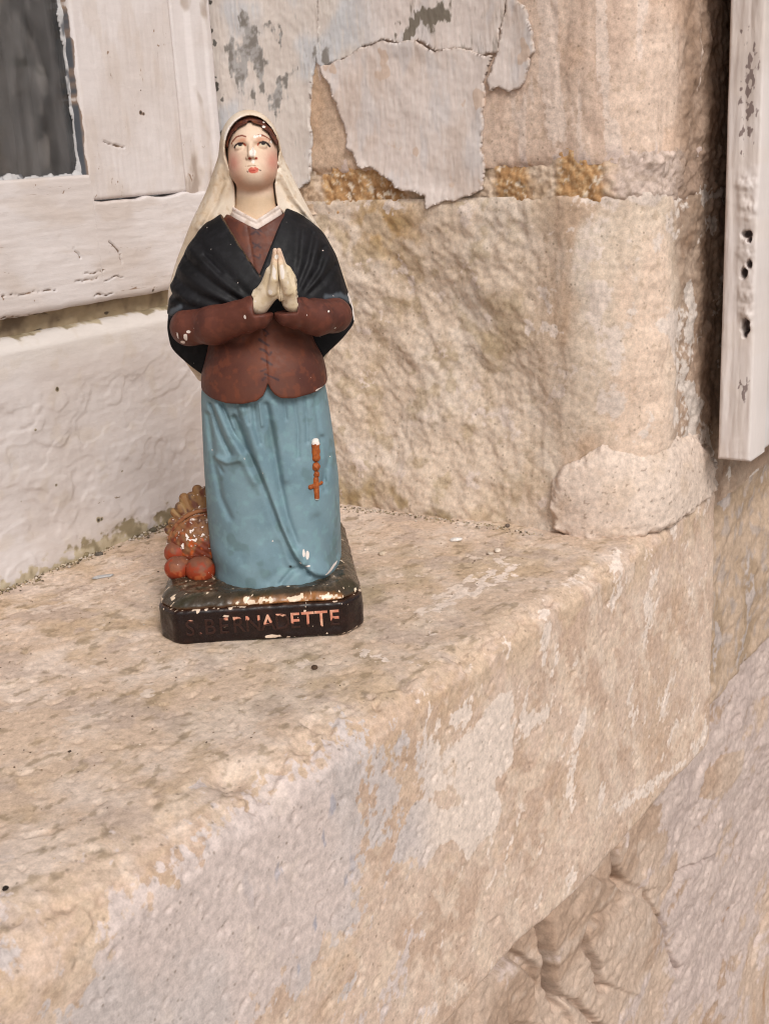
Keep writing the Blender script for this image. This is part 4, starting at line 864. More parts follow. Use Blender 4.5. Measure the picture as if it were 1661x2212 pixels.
# ---- shawl
SHL = [(128, -24), (130, -27.7), (137, -35), (144, -41.2), (154, -42.2), (164, -40.6), (180, -36.1), (194.5, -28.2), (205, -19.3), (210, -12), (214, -6)]
SHR = [(128, 33), (135, 36.3), (144, 47), (152, 53.9), (161, 53.4), (169, 51), (187, 46.3), (198.6, 40.4), (206, 32), (211, 25), (214, 20)]
SHF = [(128, -10), (150, -22), (160, -27), (175, -26.5), (190, -20.5), (200, -14), (208, -8), (214, -3)]
SHB = [(128, 24), (150, 30), (180, 27), (205, 20), (214, 14)]
def shawl(X, Y, Z):
    d = gcyl(X, Y, Z, SHL, SHR, SHF, SHB, 2.2)
    fr = ss(14, -6, Y); g = 0
    for pts, w, a in (([(-22, 198), (-8, 184), (2, 172)], 2.2, -0.9), ([(-28, 190), (-14, 178), (-2, 170)], 1.6, -1.4), ([(-33, 180), (-20, 172), (-8, 167)], 1.8, -1.3), ([(-37, 172), (-28, 168), (-16, 164)], 1.5, -1.1), ([(-18, 191), (-10, 183)], 1.0, -1.2),
                      ([(-25, 194), (-10, 180), (2, 170)], 1.8, 1.0), ([(-31, 185), (-17, 175), (-5, 168)], 1.8, 0.9), ([(-38, 177), (-24, 170)], 1.5, 0.7), ([(-37.5, 169), (-31, 173), (-26, 168)], 1.2, 0.7),
                      ([(28, 204), (27, 190), (26, 175)], 2.2, -0.8), ([(35, 198), (32, 186), (27, 175)], 1.6, -1.3), ([(40, 191), (37, 182), (30, 173)], 1.6, -1.3), ([(45, 182), (39, 176), (32, 171)], 1.4, -1.1),
                      ([(31, 201), (29, 188), (26, 176)], 1.7, 0.9), ([(38, 195), (34, 184), (28, 174)], 1.6, 0.8), ([(43, 187), (38, 179), (31, 172)], 1.5, 0.8)):
        g = g + a * np.exp(-(pline(X, Z, pts) / w) ** 2)
    d = d - 0.8 * g * fr
    # neckline: open wedge between the two crossed edges
    eL = (X + 9.6) * 0.852 + (Z - 210.5) * 0.523          # right of the left edge
    eR = (23.0 - X) * 0.900 + (Z - 211.2) * 0.436         # left of the right edge
    wedge = np.minimum(eL, eR)
    vcut = smin(wedge, 6 - Y, 1.5)
    d = smax(d, vcut, 1.0)
    # cut away under the forearms, the inside of the cloth behind the jacket stays
    low = 162 + 0 * X
    d = smax(d, np.minimum(low - Z, 2 - Y + 0 * Z), 1.2)
    return smax(d, Z - 212.5, 1)
BK = col(24, 23, 26)
def p_shawl(V):
    a = fbm3(V, 0.08, 3, 521); b = fbm3(V, 0.35, 3, 523)
    C = mixc(fill(V, BK), col(15, 14, 16), ss(-0.1, 0.5, a)); C = mixc(C, col(38, 37, 41), ss(0.2, 0.6, b) * 0.4)
    M = chips(V, 1.0, 525, 0.5)
    sh = np.minimum(pline(V[:, 0], V[:, 2], [(-40.5, 160), (-37, 164.5), (-32, 167)]), pline(V[:, 0], V[:, 2], [(40, 168.5), (47, 168.3), (52, 165)]))
    C = mixc(C, col(96, 104, 112), ss(1.8, 0.3, sh + 0.6 * b) * 0.7)
    M = np.maximum(M, 1.4 * (1.2 - pline(V[:, 0], V[:, 2], [(51.6, 167), (53.6, 160), (54, 154)]) / 0.75 + 0.5 * b))
    k = pline(V[:, 0], V[:, 2], [(-9, 209), (0, 195), (9.5, 180)]); C = mixc(C, col(120, 92, 66), ss(0.45, 0.2, k + 0.4 * b) * 0.6)
    M = np.where(V[:, 1] > 4, -3, M)
    return C, fill(V, WHITE), M
sculpt('shawl', shawl, (-46, -34, 126), (58, 34, 216), 0.65, p_shawl, SATIN)

# ---- sleeves
def sleeve(a, m, b, r, xc, zc, s):
    def f(X, Y, Z):
        d = smin(cap(X, Y, Z, a, m, r[0], r[1]), cap(X, Y, Z, m, b, r[1], r[2]), 4)
        d = smin(d, ell(X, Y, Z, a, (r[0] + 0.2, r[0] + 4, r[0] - 0.3)), 3)
        d = d - 0.35 * np.sin(X * 0.9 + Z * 0.35 + 0.5 * Y) * np.exp(-((X - xc) / 9) ** 2)
        return smax(d, np.minimum(s * (X - xc), Z - zc), 0.7)
    return f
def p_sleeve(spots, seed):
    def p(V):
        a = fbm3(V, 0.1, 3, seed); b = fbm3(V, 0.4, 3, seed + 2)
        C = mixc(fill(V, col(96, 54, 43)), col(82, 46, 38), ss(-0.1, 0.5, a)); C = mixc(C, col(118, 66, 50), ss(0.1, 0.5, b) * 0.4)
        M = chips(V, 1.0, seed + 4, 0.5)
        for x, z, rx, rz in spots: M = np.maximum(M, 1.5 * (1.2 - np.hypot((V[:, 0] - x) / rx, (V[:, 2] - z) / rz) + 0.5 * b))
        return C, fill(V, WHITE), np.where(V[:, 1] > 0, -3, M)
    return p
sculpt('sleeve', sleeve((-28.6, -14, 156.8), (-15, -26, 158.6), (6.5, -37, 165.0), (8.8, 8.8, 8.2), 5.8, 164.6, 1), (-46, -50, 140), (16, 4, 182), 0.6, p_sleeve([(-29.5, 153.2, .9, 1.6), (-31.6, 150.6, 1.2, .8), (-27.5, 156.4, 1.0, .5), (-33.5, 154.5, .35, 1.8), (1.5, 164, .5, .9)], 531))
sculpt('sleeve', sleeve((43.4, -14, 158.6), (35, -26, 159.6), (22.5, -37, 164.8), (8.2, 8.2, 7.6), 26.4, 164.6, -1), (14, -50, 142), (62, 4, 182), 0.6, p_sleeve([(41, 163, .4, .4)], 541))

# ---- hands pressed together
def hand(s):
    def pt(dx, dy, z): return (19.0 + s * dx, dy, z)
    fi = [((0, -1.8, 0), 1.0), ((0.3, 0.9, 1.2), 1.0), ((0.2, 3.4, 0.2), 0.92), ((0, 5.8, -2.6), 0.8)]
    def f(X, Y, Z):
        wr = (8.0, -37, 170.0) if s < 0 else (25.0, -37, 169.8)
        d = cap(X, Y, Z, wr, (19 + s * 5.9, -39.8, 174.6), 6.0, 4.9)
        d = smin(d, cap(X, Y, Z, (19 + s * 5.2, -40.4, 176.0), (19.0 + s * 3.0, -43.5, 184.0), 4.8, 3.3), 2)
        d = smin(d, cap(X, Y, Z, (19 + s * 4.8, -36, 176.0), (19 + s * 3.0, -39.5, 184.0), 4.4, 3.0), 2)
        for (ox, oy, oz), k in fi:
            a = pt(3.0 + ox, -43.0 + oy, 181 + oz * 0.5); m = pt(1.7, -44.6 + oy, 187.5 + oz); b = pt(0.85, -45.4 + oy, 193.0 + oz)
            d = smin(d, np.minimum(cap(X, Y, Z, a, m, 2.3 * k, 1.75 * k), cap(X, Y, Z, m, b, 1.75 * k, 1.15 * k)), 0.7)
        th = np.minimum(cap(X, Y, Z, pt(3.9, -44.8, 175.5), pt(2.2, -48.0, 181.5), 2.5, 2.0), cap(X, Y, Z, pt(2.2, -48.0, 181.5), pt(1.3, -48.4, 188.2), 2.0, 1.4))
        d = smin(d, th, 0.9)
        d = smin(d, ell(X, Y, Z, (19, -41.8, 179.5), (2.4, 3.6, 9.5)), 1.0)
        jag = 0.3 * np.sin(Z * 0.9 + 0.5 * Y) + 0.15 * np.sin(Z * 2.3 + 1)
        d = smax(d, (5.6 + jag - X) if s < 0 else (X - 26.6 + jag), 0.3)
        return smax(d, s * (19.0 - X) + 0.02, 0.12)
    return f
def p_hand(V):
    a = fbm3(V, 0.2, 3, 551); b = fbm3(V, 0.6, 3, 553)
    C = mixc(fill(V, col(231, 216, 190)), col(221, 203, 170), ss(-0.1, 0.5, a)); C = mixc(C, col(222, 186, 164), ss(186, 192, V[:, 2]) * 0.7)
    C = mixc(C, col(160, 130, 92), ss(0.35, 0.6, b) * 0.4)
    M = chips(V, 0.9, 555, 0.6)
    for x, z, rx, rz in ((17.1, 184.5, .95, 3.0), (20.9, 185, .9, 3.0), (18.8, 191.5, .8, .9), (14.6, 175.5, 1.0, 1.2), (7.0, 171.0, .5, .5)): M = np.maximum(M, 1.8 * (1.1 - np.hypot((V[:, 0] - x) / rx, (V[:, 2] - z) / rz) + 0.3 * b))
    return C, fill(V, col(238, 230, 220)), np.where(V[:, 1] > -38, -3, M)
for s in (-1, 1):
    sculpt('hand', hand(s), (0, -54, 158) if s < 0 else (17.5, -54, 158), (20.5, -26, 198) if s < 0 else (37, -26, 198), 0.4, p_hand)

# ---- head and neck
HA = math.radians(17); HC = (8.3, 1.0, 233.6)
def hloc(X, Y, Z):
    y, z = Y - HC[1], Z - HC[2]
    return X - HC[0], -y * math.cos(HA) + z * math.sin(HA), z * math.cos(HA) + y * math.sin(HA)     # u, v forward, w up
def skull(u, v, w):
    d = ell(u, v, w, (0, -1.6, 5.6), (12.1, 14.2, 15.4))
    d = smin(d, ell(u, v, w, (0, 1.2, -4.5), (11.0, 11.4, 9.5)), 5)
    return smin(d, ell(u, v, w, (0, 4.6, -8.6), (6.2, 7.2, 5.0)), 4)
def head(X, Y, Z):
    u, v, w = hloc(X, Y, Z)
    d = skull(u, v, w); au = np.abs(u)
    d = smax(d, -ell(au, v, w, (5.4, 13.4, 4.6), (3.6, 2.6, 2.2)), 1.6)            # eye sockets
    d = smin(d, ell(au, v, w, (5.3, 10.0, 4.4), (2.5, 1.9, 1.6)), 0.5)             # eyeballs and lids
    d = smin(d, cap(au, v, w, (1.8, 11.9, 7.0), (8.2, 9.2, 6.8), 1.0, 0.7), 1.4)    # brow ridge
    d = smin(d, cap(u, v, w, (0, 11.6, 6.4), (0, 14.9, -0.8), 1.0, 1.5), 1.0)       # nose
    d = smin(d, ell(au, v, w, (1.45, 13.2, -1.6), (1.15, 1.4, 1.0)), 0.5)
    d = smax(d, -ell(au, v, w, (0.85, 14.1, -2.5), (0.55, 0.9, 0.7)), 0.3)
    d = smin(d, ell(u, v, w, (0, 11.6, -5.0), (3.0, 1.6, 0.95)), 0.6)              # lips
    d = smin(d, ell(u, v, w, (0, 11.5, -6.6), (2.5, 1.6, 0.95)), 0.5)
    d = smax(d, -cap(au, v, w, (0, 13.4, -5.8), (3.0, 12.4, -5.7), 0.28, 0.2), 0.3)
    neck = cap(X, Y, Z, (7.0, 4.5, 202), (8.4, 3.0, 228), 11.2, 8.6)
    neck = smin(neck, ell(X, Y, Z, (7.0, 6, 204), (15, 11, 7)), 5)
    return smax(smin(d, neck, 1.8), 200 - Z, 0.5)
def face_uv(V): return 546 + (V[:, 0] - 3.5) / 0.0271, 724 - (V[:, 2] - 241.9) / 0.0283
HAIRLINE = [(200, 760), (295, 748), (330, 640), (420, 500), (560, 420), (650, 375), (725, 332), (800, 365), (930, 430), (1020, 510), (1100, 620), (1168, 745), (1300, 760)]
def p_head(V):
    x, y = face_uv(V); a = fbm3(V, 0.15, 3, 561); b = fbm3(V, 0.8, 3, 563)
    C = mixc(fill(V, col(230, 206, 182)), col(224, 196, 170), ss(-0.1, 0.5, a) * 0.6)
    C = mixc(C, col(196, 168, 128), ss(1500, 1650, y) * 0.5)
    g = lambda cx, cy, sx, sy: np.exp(-(((x - cx) / sx) ** 2 + ((y - cy) / sy) ** 2))
    C = mixc(C, col(206, 128, 112), np.clip(g(395, 1010, 130, 190) + g(1100, 1020, 130, 200), 0, 1) * 0.75)
    C = mixc(C, col(200, 136, 104), np.clip(g(450, 1290, 130, 130) + g(1010, 1290, 130, 130) + 0.8 * g(740, 1430, 330, 90), 0, 1) * 0.6)
    C = mixc(C, col(196, 120, 82), np.clip(g(600, 640, 70, 50) + g(890, 650, 70, 50) + 0.6 * g(500, 650, 90, 40) + 0.6 * g(990, 650, 90, 40), 0, 1) * 0.65)
    def stroke(pts, w, c, s=1.0):
        nonlocal C
        k = pline(x, y, pts); C = mixc(C, col(*c), ss(w, w * 0.45, k + 6 * b) * s)
    stroke([(378, 690), (415, 635), (470, 590), (540, 570)], 15, (146, 84, 64)); stroke([(520, 574), (585, 564), (645, 585)], 20, (134, 72, 56))
    stroke([(835, 582), (900, 572), (950, 582)], 18, (136, 74, 56)); stroke([(940, 580), (1005, 605), (1055, 645), (1092, 695)], 14, (146, 84, 64))
    for pts in ([(455, 735), (540, 738), (615, 728)], [(870, 728), (950, 735), (1020, 740)]): stroke(pts, 22, (214, 198, 172))
    for cx in (540, 952):
        k = np.hypot((x - cx) / 44, (y - 708) / 34); C = mixc(C, col(38, 28, 30), ss(1.05, 0.8, k))
    stroke([(430, 755), (455, 720), (490, 698), (540, 684), (590, 692), (610, 705)], 22, (42, 26, 28)); stroke([(870, 712), (900, 694), (950, 682), (1000, 700), (1030, 730), (1056, 764)], 21, (42, 26, 28))
    stroke([(612, 705), (632, 728)], 22, (170, 84, 56)); stroke([(862, 712), (850, 735)], 22, (170, 84, 56))
    C = mixc(C, col(160, 62, 44), ss(1.1, 0.7, np.hypot((x - 702) / 30, (y - 945) / 24))); C = mixc(C, col(160, 62, 44), ss(1.1, 0.7, np.hypot((x - 815) / 26, (y - 950) / 24)))
    lip = np.minimum(pline(x, y, [(690, 1135), (720, 1114), (750, 1126), (785, 1112), (818, 1132)]) / 28, pline(x, y, [(700, 1154), (750, 1164), (806, 1154)]) / 30)
    C = mixc(C, mixc(fill(V, col(202, 100, 82)), col(216, 130, 108), ss(0, 0.6, b)), ss(1.05, 0.85, lip)); stroke([(640, 1150), (652, 1165)], 13, (90, 40, 34)); stroke([(850, 1140), (880, 1150)], 12, (70, 40, 36)); stroke([(665, 1146), (750, 1146), (845, 1142)], 9, (150, 44, 34), 0.7)
    M = np.full(len(V), -3.0)
    for cx, cy, rx, ry in ((757, 860, 50, 62), (765, 810, 22, 40), (762, 995, 28, 34), (815, 598, 30, 22), (905, 580, 26, 18), (855, 590, 20, 16), (1085, 692, 18, 24)): M = np.maximum(M, 1.8 * (1.1 - np.hypot((x - cx) / rx, (y - cy) / ry) + 0.3 * b))
    M = np.where(V[:, 1] > 0, -3, M)
    return C, fill(V, col(240, 232, 222)), M
hd = sculpt('head', head, (-10, -22, 199), (28, 18, 254), 0.33, p_head)
def hair(X, Y, Z):
    u, v, w = hloc(X, Y, Z); d = skull(u, v, w) - 1.5
    hl = np.interp(546 + (X - 3.5) / 0.0271, [p[0] for p in HAIRLINE], [p[1] for p in HAIRLINE]); zl = 241.9 + (724 - hl) * 0.0283
    return smax(d, np.maximum((zl - Z) * 0.7, Y - 8), 0.5) + 0.18 * np.sin((np.sqrt((X - 8.7) ** 2 + (Z - 236) ** 2)) * 4.2)
def p_hair(V):
    b = fbm3(V, 0.7, 3, 571); C = mixc(fill(V, col(84, 46, 36)), col(110, 62, 40), ss(-0.1, 0.5, b)); x, y = face_uv(V); M = np.full(len(V), -3.0)
    for cx, cy, rx, ry in ((975, 362, 20, 16), (968, 440, 32, 17), (484, 338, 12, 10), (720, 236, 60, 10), (1010, 330, 30, 10)): M = np.maximum(M, 1.8 * (1.1 - np.hypot((x - cx) / rx, (y - cy) / ry) + 0.3 * b))
    return C, fill(V, WHITE), M
sculpt('hair', hair, (-8, -18, 236), (26, 12, 258), 0.4, p_hair, parent=hd)

# ---- veil
VL = [(120, -30), (140, -41), (150, -43), (163, -43), (171, -42.3), (187, -35.9), (208, -24.7), (220, -17), (236, -9.6), (244, -5)]
VR = [(120, 30), (150, 50), (168, 51.8), (184, 46.8), (206, 35.4), (216, 30.9), (232, 24.4), (244, 19)]
VF = [(120, 20), (160, 12), (190, 6), (204, -2), (216, -1.5), (230, -3), (244, -5)]
VB = [(120, 34), (160, 32), (200, 27), (230, 22), (244, 18)]
def veil(X, Y, Z):
    d = smax(gcyl(X, Y, Z, VL, VR, VF, VB, 2.5), Z - 243, 3)
    u, v, w = hloc(X, Y, Z)
    d = smin(d, ell(X, Y, Z, (7.2, 4.5, 240.8), (14.8, 15.5, 17.6)), 3)
    hole = np.sqrt(((X - 8.4) / 13.2) ** 2 + ((Z - 238) / 17.4) ** 2) - 1                                        # the face opening
    fl = prof(Z, [(196, 30), (205, 16), (212, 10.4), (222, 9.8), (230, 11.2), (238, 13.2), (260, 13.2)])                     # hanging edges either side of the neck
    side = np.abs(X - 8.2) - fl
    opening = np.where(Z > 238, hole * 12, side)
    d = smax(d, np.minimum(-opening, 9 - Y), 0.8)
    g = 0
    for pts, wd, a in (([(-8, 232), (-13, 219), (-22, 204)], 1.6, 0.7), ([(-4.6, 224), (-9, 214), (-17, 203)], 1.6, 0.9), ([(-6.5, 226), (-12, 214), (-19, 204)], 1.1, -0.8),
                       ([(21.5, 229), (27, 216), (36, 203)], 1.1, 1.0), ([(23, 228), (29, 217), (38, 204)], 0.9, -1.0), ([(20, 224), (24, 215), (31, 206)], 1.0, -0.9), ([(20.4, 230.5), (22, 229)], 0.9, -1.0)):
        g = g + a * np.exp(-(pline(X, Z, pts) / wd) ** 2)
    return smax(d - g * ss(12, 2, Y), 122 - Z, 1)
def p_veil(V):
    a = fbm3(V, 0.1, 3, 581); b = fbm3(V, 0.5, 3, 583); x, y = face_uv(V)
    C = mixc(fill(V, col(230, 216, 196)), col(217, 198, 172), ss(-0.1, 0.5, a)); C = mixc(C, col(232, 220, 204), ss(-0.1, 0.6, fbm3(V, 0.16, 3, 585)) * 0.45)
    C = mixc(C, col(190, 158, 118), ss(0.3, 0.6, b) * 0.4)
    M = chips(V, 1.05, 587, 0.5)
    r = np.sqrt(((V[:, 0] - 8.4) / 13.8) ** 2 + ((V[:, 2] - 238) / 18.2) ** 2)
    M = np.maximum(M, (1.06 - r) * 14 * ss(-2, -6, V[:, 1]) * ss(240, 246, V[:, 2]) + 0.5 * b - 0.1 - 3 * ss(-4, -2, V[:, 1]) - 3 * ss(246, 241, V[:, 2]))
    M = np.where(V[:, 1] > 6, -3, M)
    return C, fill(V, col(238, 230, 222)), M
sculpt('veil', veil, (-48, -16, 118), (58, 38, 262), 0.65, p_veil)

# ---- collar
def collar(X, Y, Z):
    base = cap(X, Y, Z, (7.6, 4.0, 200), (8.2, 2.5, 222), 15.6, 10.0)
    xa = np.abs(X - 8.4)
    lo = 201.8 + xa * 0.5; hi = 206.6 + xa * 0.56
    d = smax(smax(base, lo - Z, 0.5), Z - hi, 0.5)
    return smax(d, Y - 10, 1) + 0.35 * np.exp(-(np.abs(Z - (204.6 + xa * 0.54)) / 0.5) ** 2)
def p_collar(V):
    a = fbm3(V, 0.3, 3, 591); C = mixc(fill(V, col(228, 214, 204)), col(208, 190, 176), ss(-0.1, 0.6, a))
    return C, fill(V, col(196, 150, 130)), chips(V, 0.8, 593, 0.6)
sculpt('collar', collar, (-14, -18, 198), (32, 14, 226), 0.4, p_collar)

# ---- rosary on the skirt: every piece a solid of its own
def skirt_y(x, z):
    ys = np.linspace(-45, 0, 400).reshape(1, -1, 1); d = skirt(np.full((1, 1, 1), x), ys, np.full((1, 1, 1), z)).ravel()
    return float(ys.ravel()[np.argmax(d < 0)])
ros = bpy.data.objects.new('rosary', None); COL.objects.link(ros); ros.parent = stat; ros.empty_display_size = 0.01
def p_ros(wz0, wz1):
    def p(V):
        b = fbm3(V, 0.9, 3, 601); C = mixc(fill(V, col(150, 78, 36)), col(176, 96, 44), ss(-0.2, 0.5, b))
        return C, fill(V, col(240, 232, 224)), np.maximum(ss(wz0 - 1, wz0 + 1, V[:, 2]), ss(wz1 + 0.6, wz1 - 0.6, V[:, 2])) * 2 - 1 + 0.8 * b
    return p
y0 = skirt_y(30.0, 90) - 0.3
sculpt('ribbon', lambda X, Y, Z: smax(cap(X, Y, Z, (30.2, y0, 96), (29.8, y0, 88.5), 2.4, 2.4), np.abs(X - 30) - 2.1 + 0.25 * np.sin(Z * 1.7), 0.5), (26, y0 - 4, 84), (34, y0 + 4, 100), 0.3, p_ros(95.6, 80), parent=ros)
for bx, bz, r in ((29.6, 83.8, 2.1), (29.6, 79.8, 1.6)):
    yb = skirt_y(bx, bz) - 0.4
    sculpt('bead', lambda X, Y, Z: ell(X, Y, Z, (bx, yb, bz), (r, r, r * 1.1)) + 0.1 * np.sin(X * 3 + Z * 2), (bx - 3, yb - 3, bz - 3), (bx + 3, yb + 3, bz + 3), 0.25, p_ros(200, 0), parent=ros)
yc = skirt_y(29.0, 74) - 0.2
sculpt('crucifix', lambda X, Y, Z: smin(cap(X, Y, Z, (29.0, yc, 77.2), (28.9, yc - 0.4, 67.6), 1.6, 1.4), cap(X, Y, Z, (26.0, skirt_y(26.0, 73.8) - 0.1, 73.8), (32.2, skirt_y(32.2, 74.2) - 0.3, 74.2), 1.25, 1.25), 0.8), (23, yc - 4, 65), (35, yc + 4, 81), 0.3, p_ros(200, 67.2), parent=ros)

# ---- basket of fruit with straw behind
def straw(X, Y, Z):
    d = 1e3 + 0 * X * Y * Z
    for k, t in enumerate(np.linspace(-40, 84, 13)):
        a = math.radians(t); L = 1.0 + (0.05 if k % 2 else 0)
        b = (-32 - math.sin(a) * L * 21.5, 16 + (k % 2) * 1.2, 34 + math.cos(a) * L * 29.5)
        d = np.minimum(d, cap(X, Y, Z, (-32 - math.sin(a) * 14, 14, 36 + math.cos(a) * 15), b, 2.2, 2.9 - 0.4 * (k % 3 == 0)))
    return smin(d, ell(X, Y, Z, (-32, 16, 38), (19, 6, 21)), 1)
def p_straw(V):
    ang = np.arctan2(-(V[:, 0] + 32), V[:, 2] - 36); b = fbm3(V, 0.3, 3, 611); s = np.sin(ang * 26)
    C = mixc(fill(V, col(140, 104, 66)), col(104, 62, 46), ss(-0.2, 0.6, b + 0.4 * s)); C = mixc(C, col(156, 126, 84), ss(0.1, 0.6, fbm3(V, 0.2, 2, 613) + 0.3 * s) * 0.8)
    C = mixc(C, col(74, 56, 56), ss(0.2, 0.5, fbm3(V, 0.25, 3, 615)) * 0.7)
    return C, fill(V, WHITE), chips(V, 0.72, 617, 0.5)
bas = sculpt('basket', lambda X, Y, Z: smax(ell(X, Y, Z, (-33, 12, 33), (22.5, 17, 22.5)) + 0.5 * np.sin(X * 1.1 + Z * 0.5) * np.sin(Z * 1.3) * 0.6, 20 - Z, 0.6), (-60, -12, 18), (-8, 32, 60), 0.55,
             lambda V: (lambda b, c: (mixc(mixc(mixc(fill(V, col(136, 96, 64)), col(112, 50, 30), ss(-0.1, 0.4, b + 0.012 * (40 - V[:, 2]))), col(86, 52, 40), ss(0.2, 0.5, c) * 0.8), col(176, 84, 36), ss(0.25, 0.5, fbm3(V, 0.35, 3, 625)) * ss(50, 40, V[:, 2])), fill(V, WHITE), (c - 0.42) * 5 * ss(34, 40, V[:, 2]) * ss(52, 44, V[:, 2]) - 0.5 + 0.4 * ss(30, 36, V[:, 2])))(fbm3(V, 0.12, 3, 621), fbm3(V, 0.45, 4, 623, 0.65)))
sculpt('straw', straw, (-62, 6, 20), (-8, 24, 72), 0.55, p_straw, parent=bas)
def rim(X, Y, Z):
    q = np.sqrt((X + 32) ** 2 + (Z - 34) ** 2); return np.minimum(np.sqrt((q - 21.6) ** 2 + (Y - 6.5) ** 2) - 1.1, np.sqrt((q - 19.6) ** 2 + (Y - 5.0) ** 2) - 0.8)
sculpt('rim', lambda X, Y, Z: smax(rim(X, Y, Z), 38 - Z + (X + 32) * -0.1, 0.5), (-60, 2, 34), (-8, 12, 60), 0.45, lambda V: (mixc(fill(V, col(146, 98, 64)), col(112, 60, 40), ss(-0.2, 0.4, fbm3(V, 0.4, 3, 631))), fill(V, WHITE), chips(V, 0.66, 633, 0.7)), parent=bas)
def p_fruit(seed):
    def p(V):
        a = fbm3(V, 0.3, 3, seed); b = fbm3(V, 0.9, 3, seed + 1); c = V.mean(0)
        C = mixc(fill(V, col(148, 58, 30)), col(194, 100, 54), ss(0.1, 0.5, a)); C = mixc(C, col(112, 84, 66), ss(-0.02, 0.32, (V[:, 2] - c[2]) / 13 + 0.4 * a) * 0.72)
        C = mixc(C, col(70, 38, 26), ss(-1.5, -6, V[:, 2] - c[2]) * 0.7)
        return C, fill(V, WHITE), (b - 0.8) * 6
    return p
for fx, fyy, fz, r in ((-47.6, -7, 28.6, 7.3), (-35.4, -11, 28.2, 8.0), (-49.0, 3, 34.0, 6.8)):
    sculpt('fruit', lambda X, Y, Z: ell(X, Y, Z, (fx, fyy, fz), (r, r * 0.95, r * 0.92)) + 0.6 * np.exp(-(((X - fx) / 1.6) ** 2 + ((Z - fz - r * 0.9) / 1.6) ** 2)), (fx - 9, fyy - 9, fz - 9), (fx + 9, fyy + 9, fz + 9), 0.5, p_fruit(640 + int(r * 10) + int(-fx)), PLASTER, bas)

# ---- base: dark plinth with raised lettering, green ground on top
def outline(inset, n=640):
    x0, x1, y0, y1 = -56.0 + inset, 49.2 - inset, -45.0 + inset, 96 - inset; c = 9.6
    pts = np.array([(x0 + c, y0), (x1 - c * 1.0, y0), (x1, y0 + c * 1.25), (x1 - 8, y1 - c), (x1 - 8 - c, y1), (x0 + c, y1), (x0, y1 - c), (x0, y0 + c * 1.25)])
    L = np.concatenate([pts, pts[:1]]); s = np.concatenate([[0], np.cumsum(np.linalg.norm(np.diff(L, axis=0), axis=1))])
    t = np.linspace(0, s[-1], n, endpoint=False); p = np.stack([np.interp(t, s, L[:, 0]), np.interp(t, s, L[:, 1])], 1)
    k = 9; ker = np.ones(k) / k
    for a in range(2): p[:, a] = np.convolve(np.concatenate([p[-k:, a], p[:, a], p[:k, a]]), ker, 'same')[k:-k]
    return p
def rings(name, lay, paint, mat, cap_fn=None, seed=0, rough_=0.25):
    P = [np.concatenate([outline(i), np.full((640, 1), z)], 1) for i, z in lay]
    if cap_fn:
        last = P[-1]
        cen = np.array([-2.0, 25.0])
        for t in np.concatenate([np.linspace(0.985, 0.3, 75), np.linspace(0.25, 0.0, 5)]):
            q = last.copy(); q[:, :2] = cen + (last[:, :2] - cen) * t; q[:, 2] = cap_fn(q, last[:, 2]); P.append(q)
    P = np.stack(P); nl = len(P); V = P.reshape(-1, 3)
    V = V + (np.stack([fbm3(V, 0.18, 3, seed + 1), fbm3(V, 0.18, 3, seed + 2), fbm3(V, 0.22, 3, seed + 3) * 0.6], 1) * rough_) 
    i = np.arange(nl * 640).reshape(nl, 640); j = np.roll(i, -1, 1)
    Q = np.stack([i[:-1], j[:-1], j[1:], i[1:]], -1).reshape(-1, 4)
    C, ov, M = paint(V); me = mesh_from(name, V * 0.001, Q, {'Col': C, 'Over': ov, 'M': M})
    return obj(name, me, mat, stat)
def p_plinth(V):
    a = fbm3(V, 0.12, 3, 651); b = fbm3(V, 0.5, 3, 653)
    C = mixc(fill(V, col(28, 15, 14)), col(40, 22, 18), ss(-0.1, 0.5, a)); C = mixc(C, col(90, 60, 40), ss(17.2, 18.6, V[:, 2]) * (0.5 + 0.5 * b))
    M = chips(V, 0.80, 655, 0.35)
    M = np.maximum(M, (b + 0.7 * fbm3(V, 0.05, 2, 657) - 0.42 - np.abs(V[:, 2] - 0.7) * 0.45) * 4)                    # worn lower edge
    M = np.maximum(M, (b + 0.8 * fbm3(V, 0.07, 2, 658) - 0.55 - np.abs(V[:, 2] - 18.2) * 0.7) * 4)                    # worn upper edge
    M = np.maximum(M, 1.2 - np.hypot((V[:, 0] - 3) / 3.5, (V[:, 2] - 1.6) / 0.7) + 0.5 * b)
    return C, fill(V, col(226, 206, 184)), M
lay = [(2.2, 0.3), (1.0, 0.1), (0.35, 0.5)] + [(0.0, z) for z in np.linspace(1.4, 16.2, 24)] + [(0.1, 17.0), (0.5, 17.7), (1.2, 18.2), (2.2, 18.4), (4.0, 18.4)]
rings('plinth', lay, p_plinth, GLOSS, seed=61, rough_=0.35)
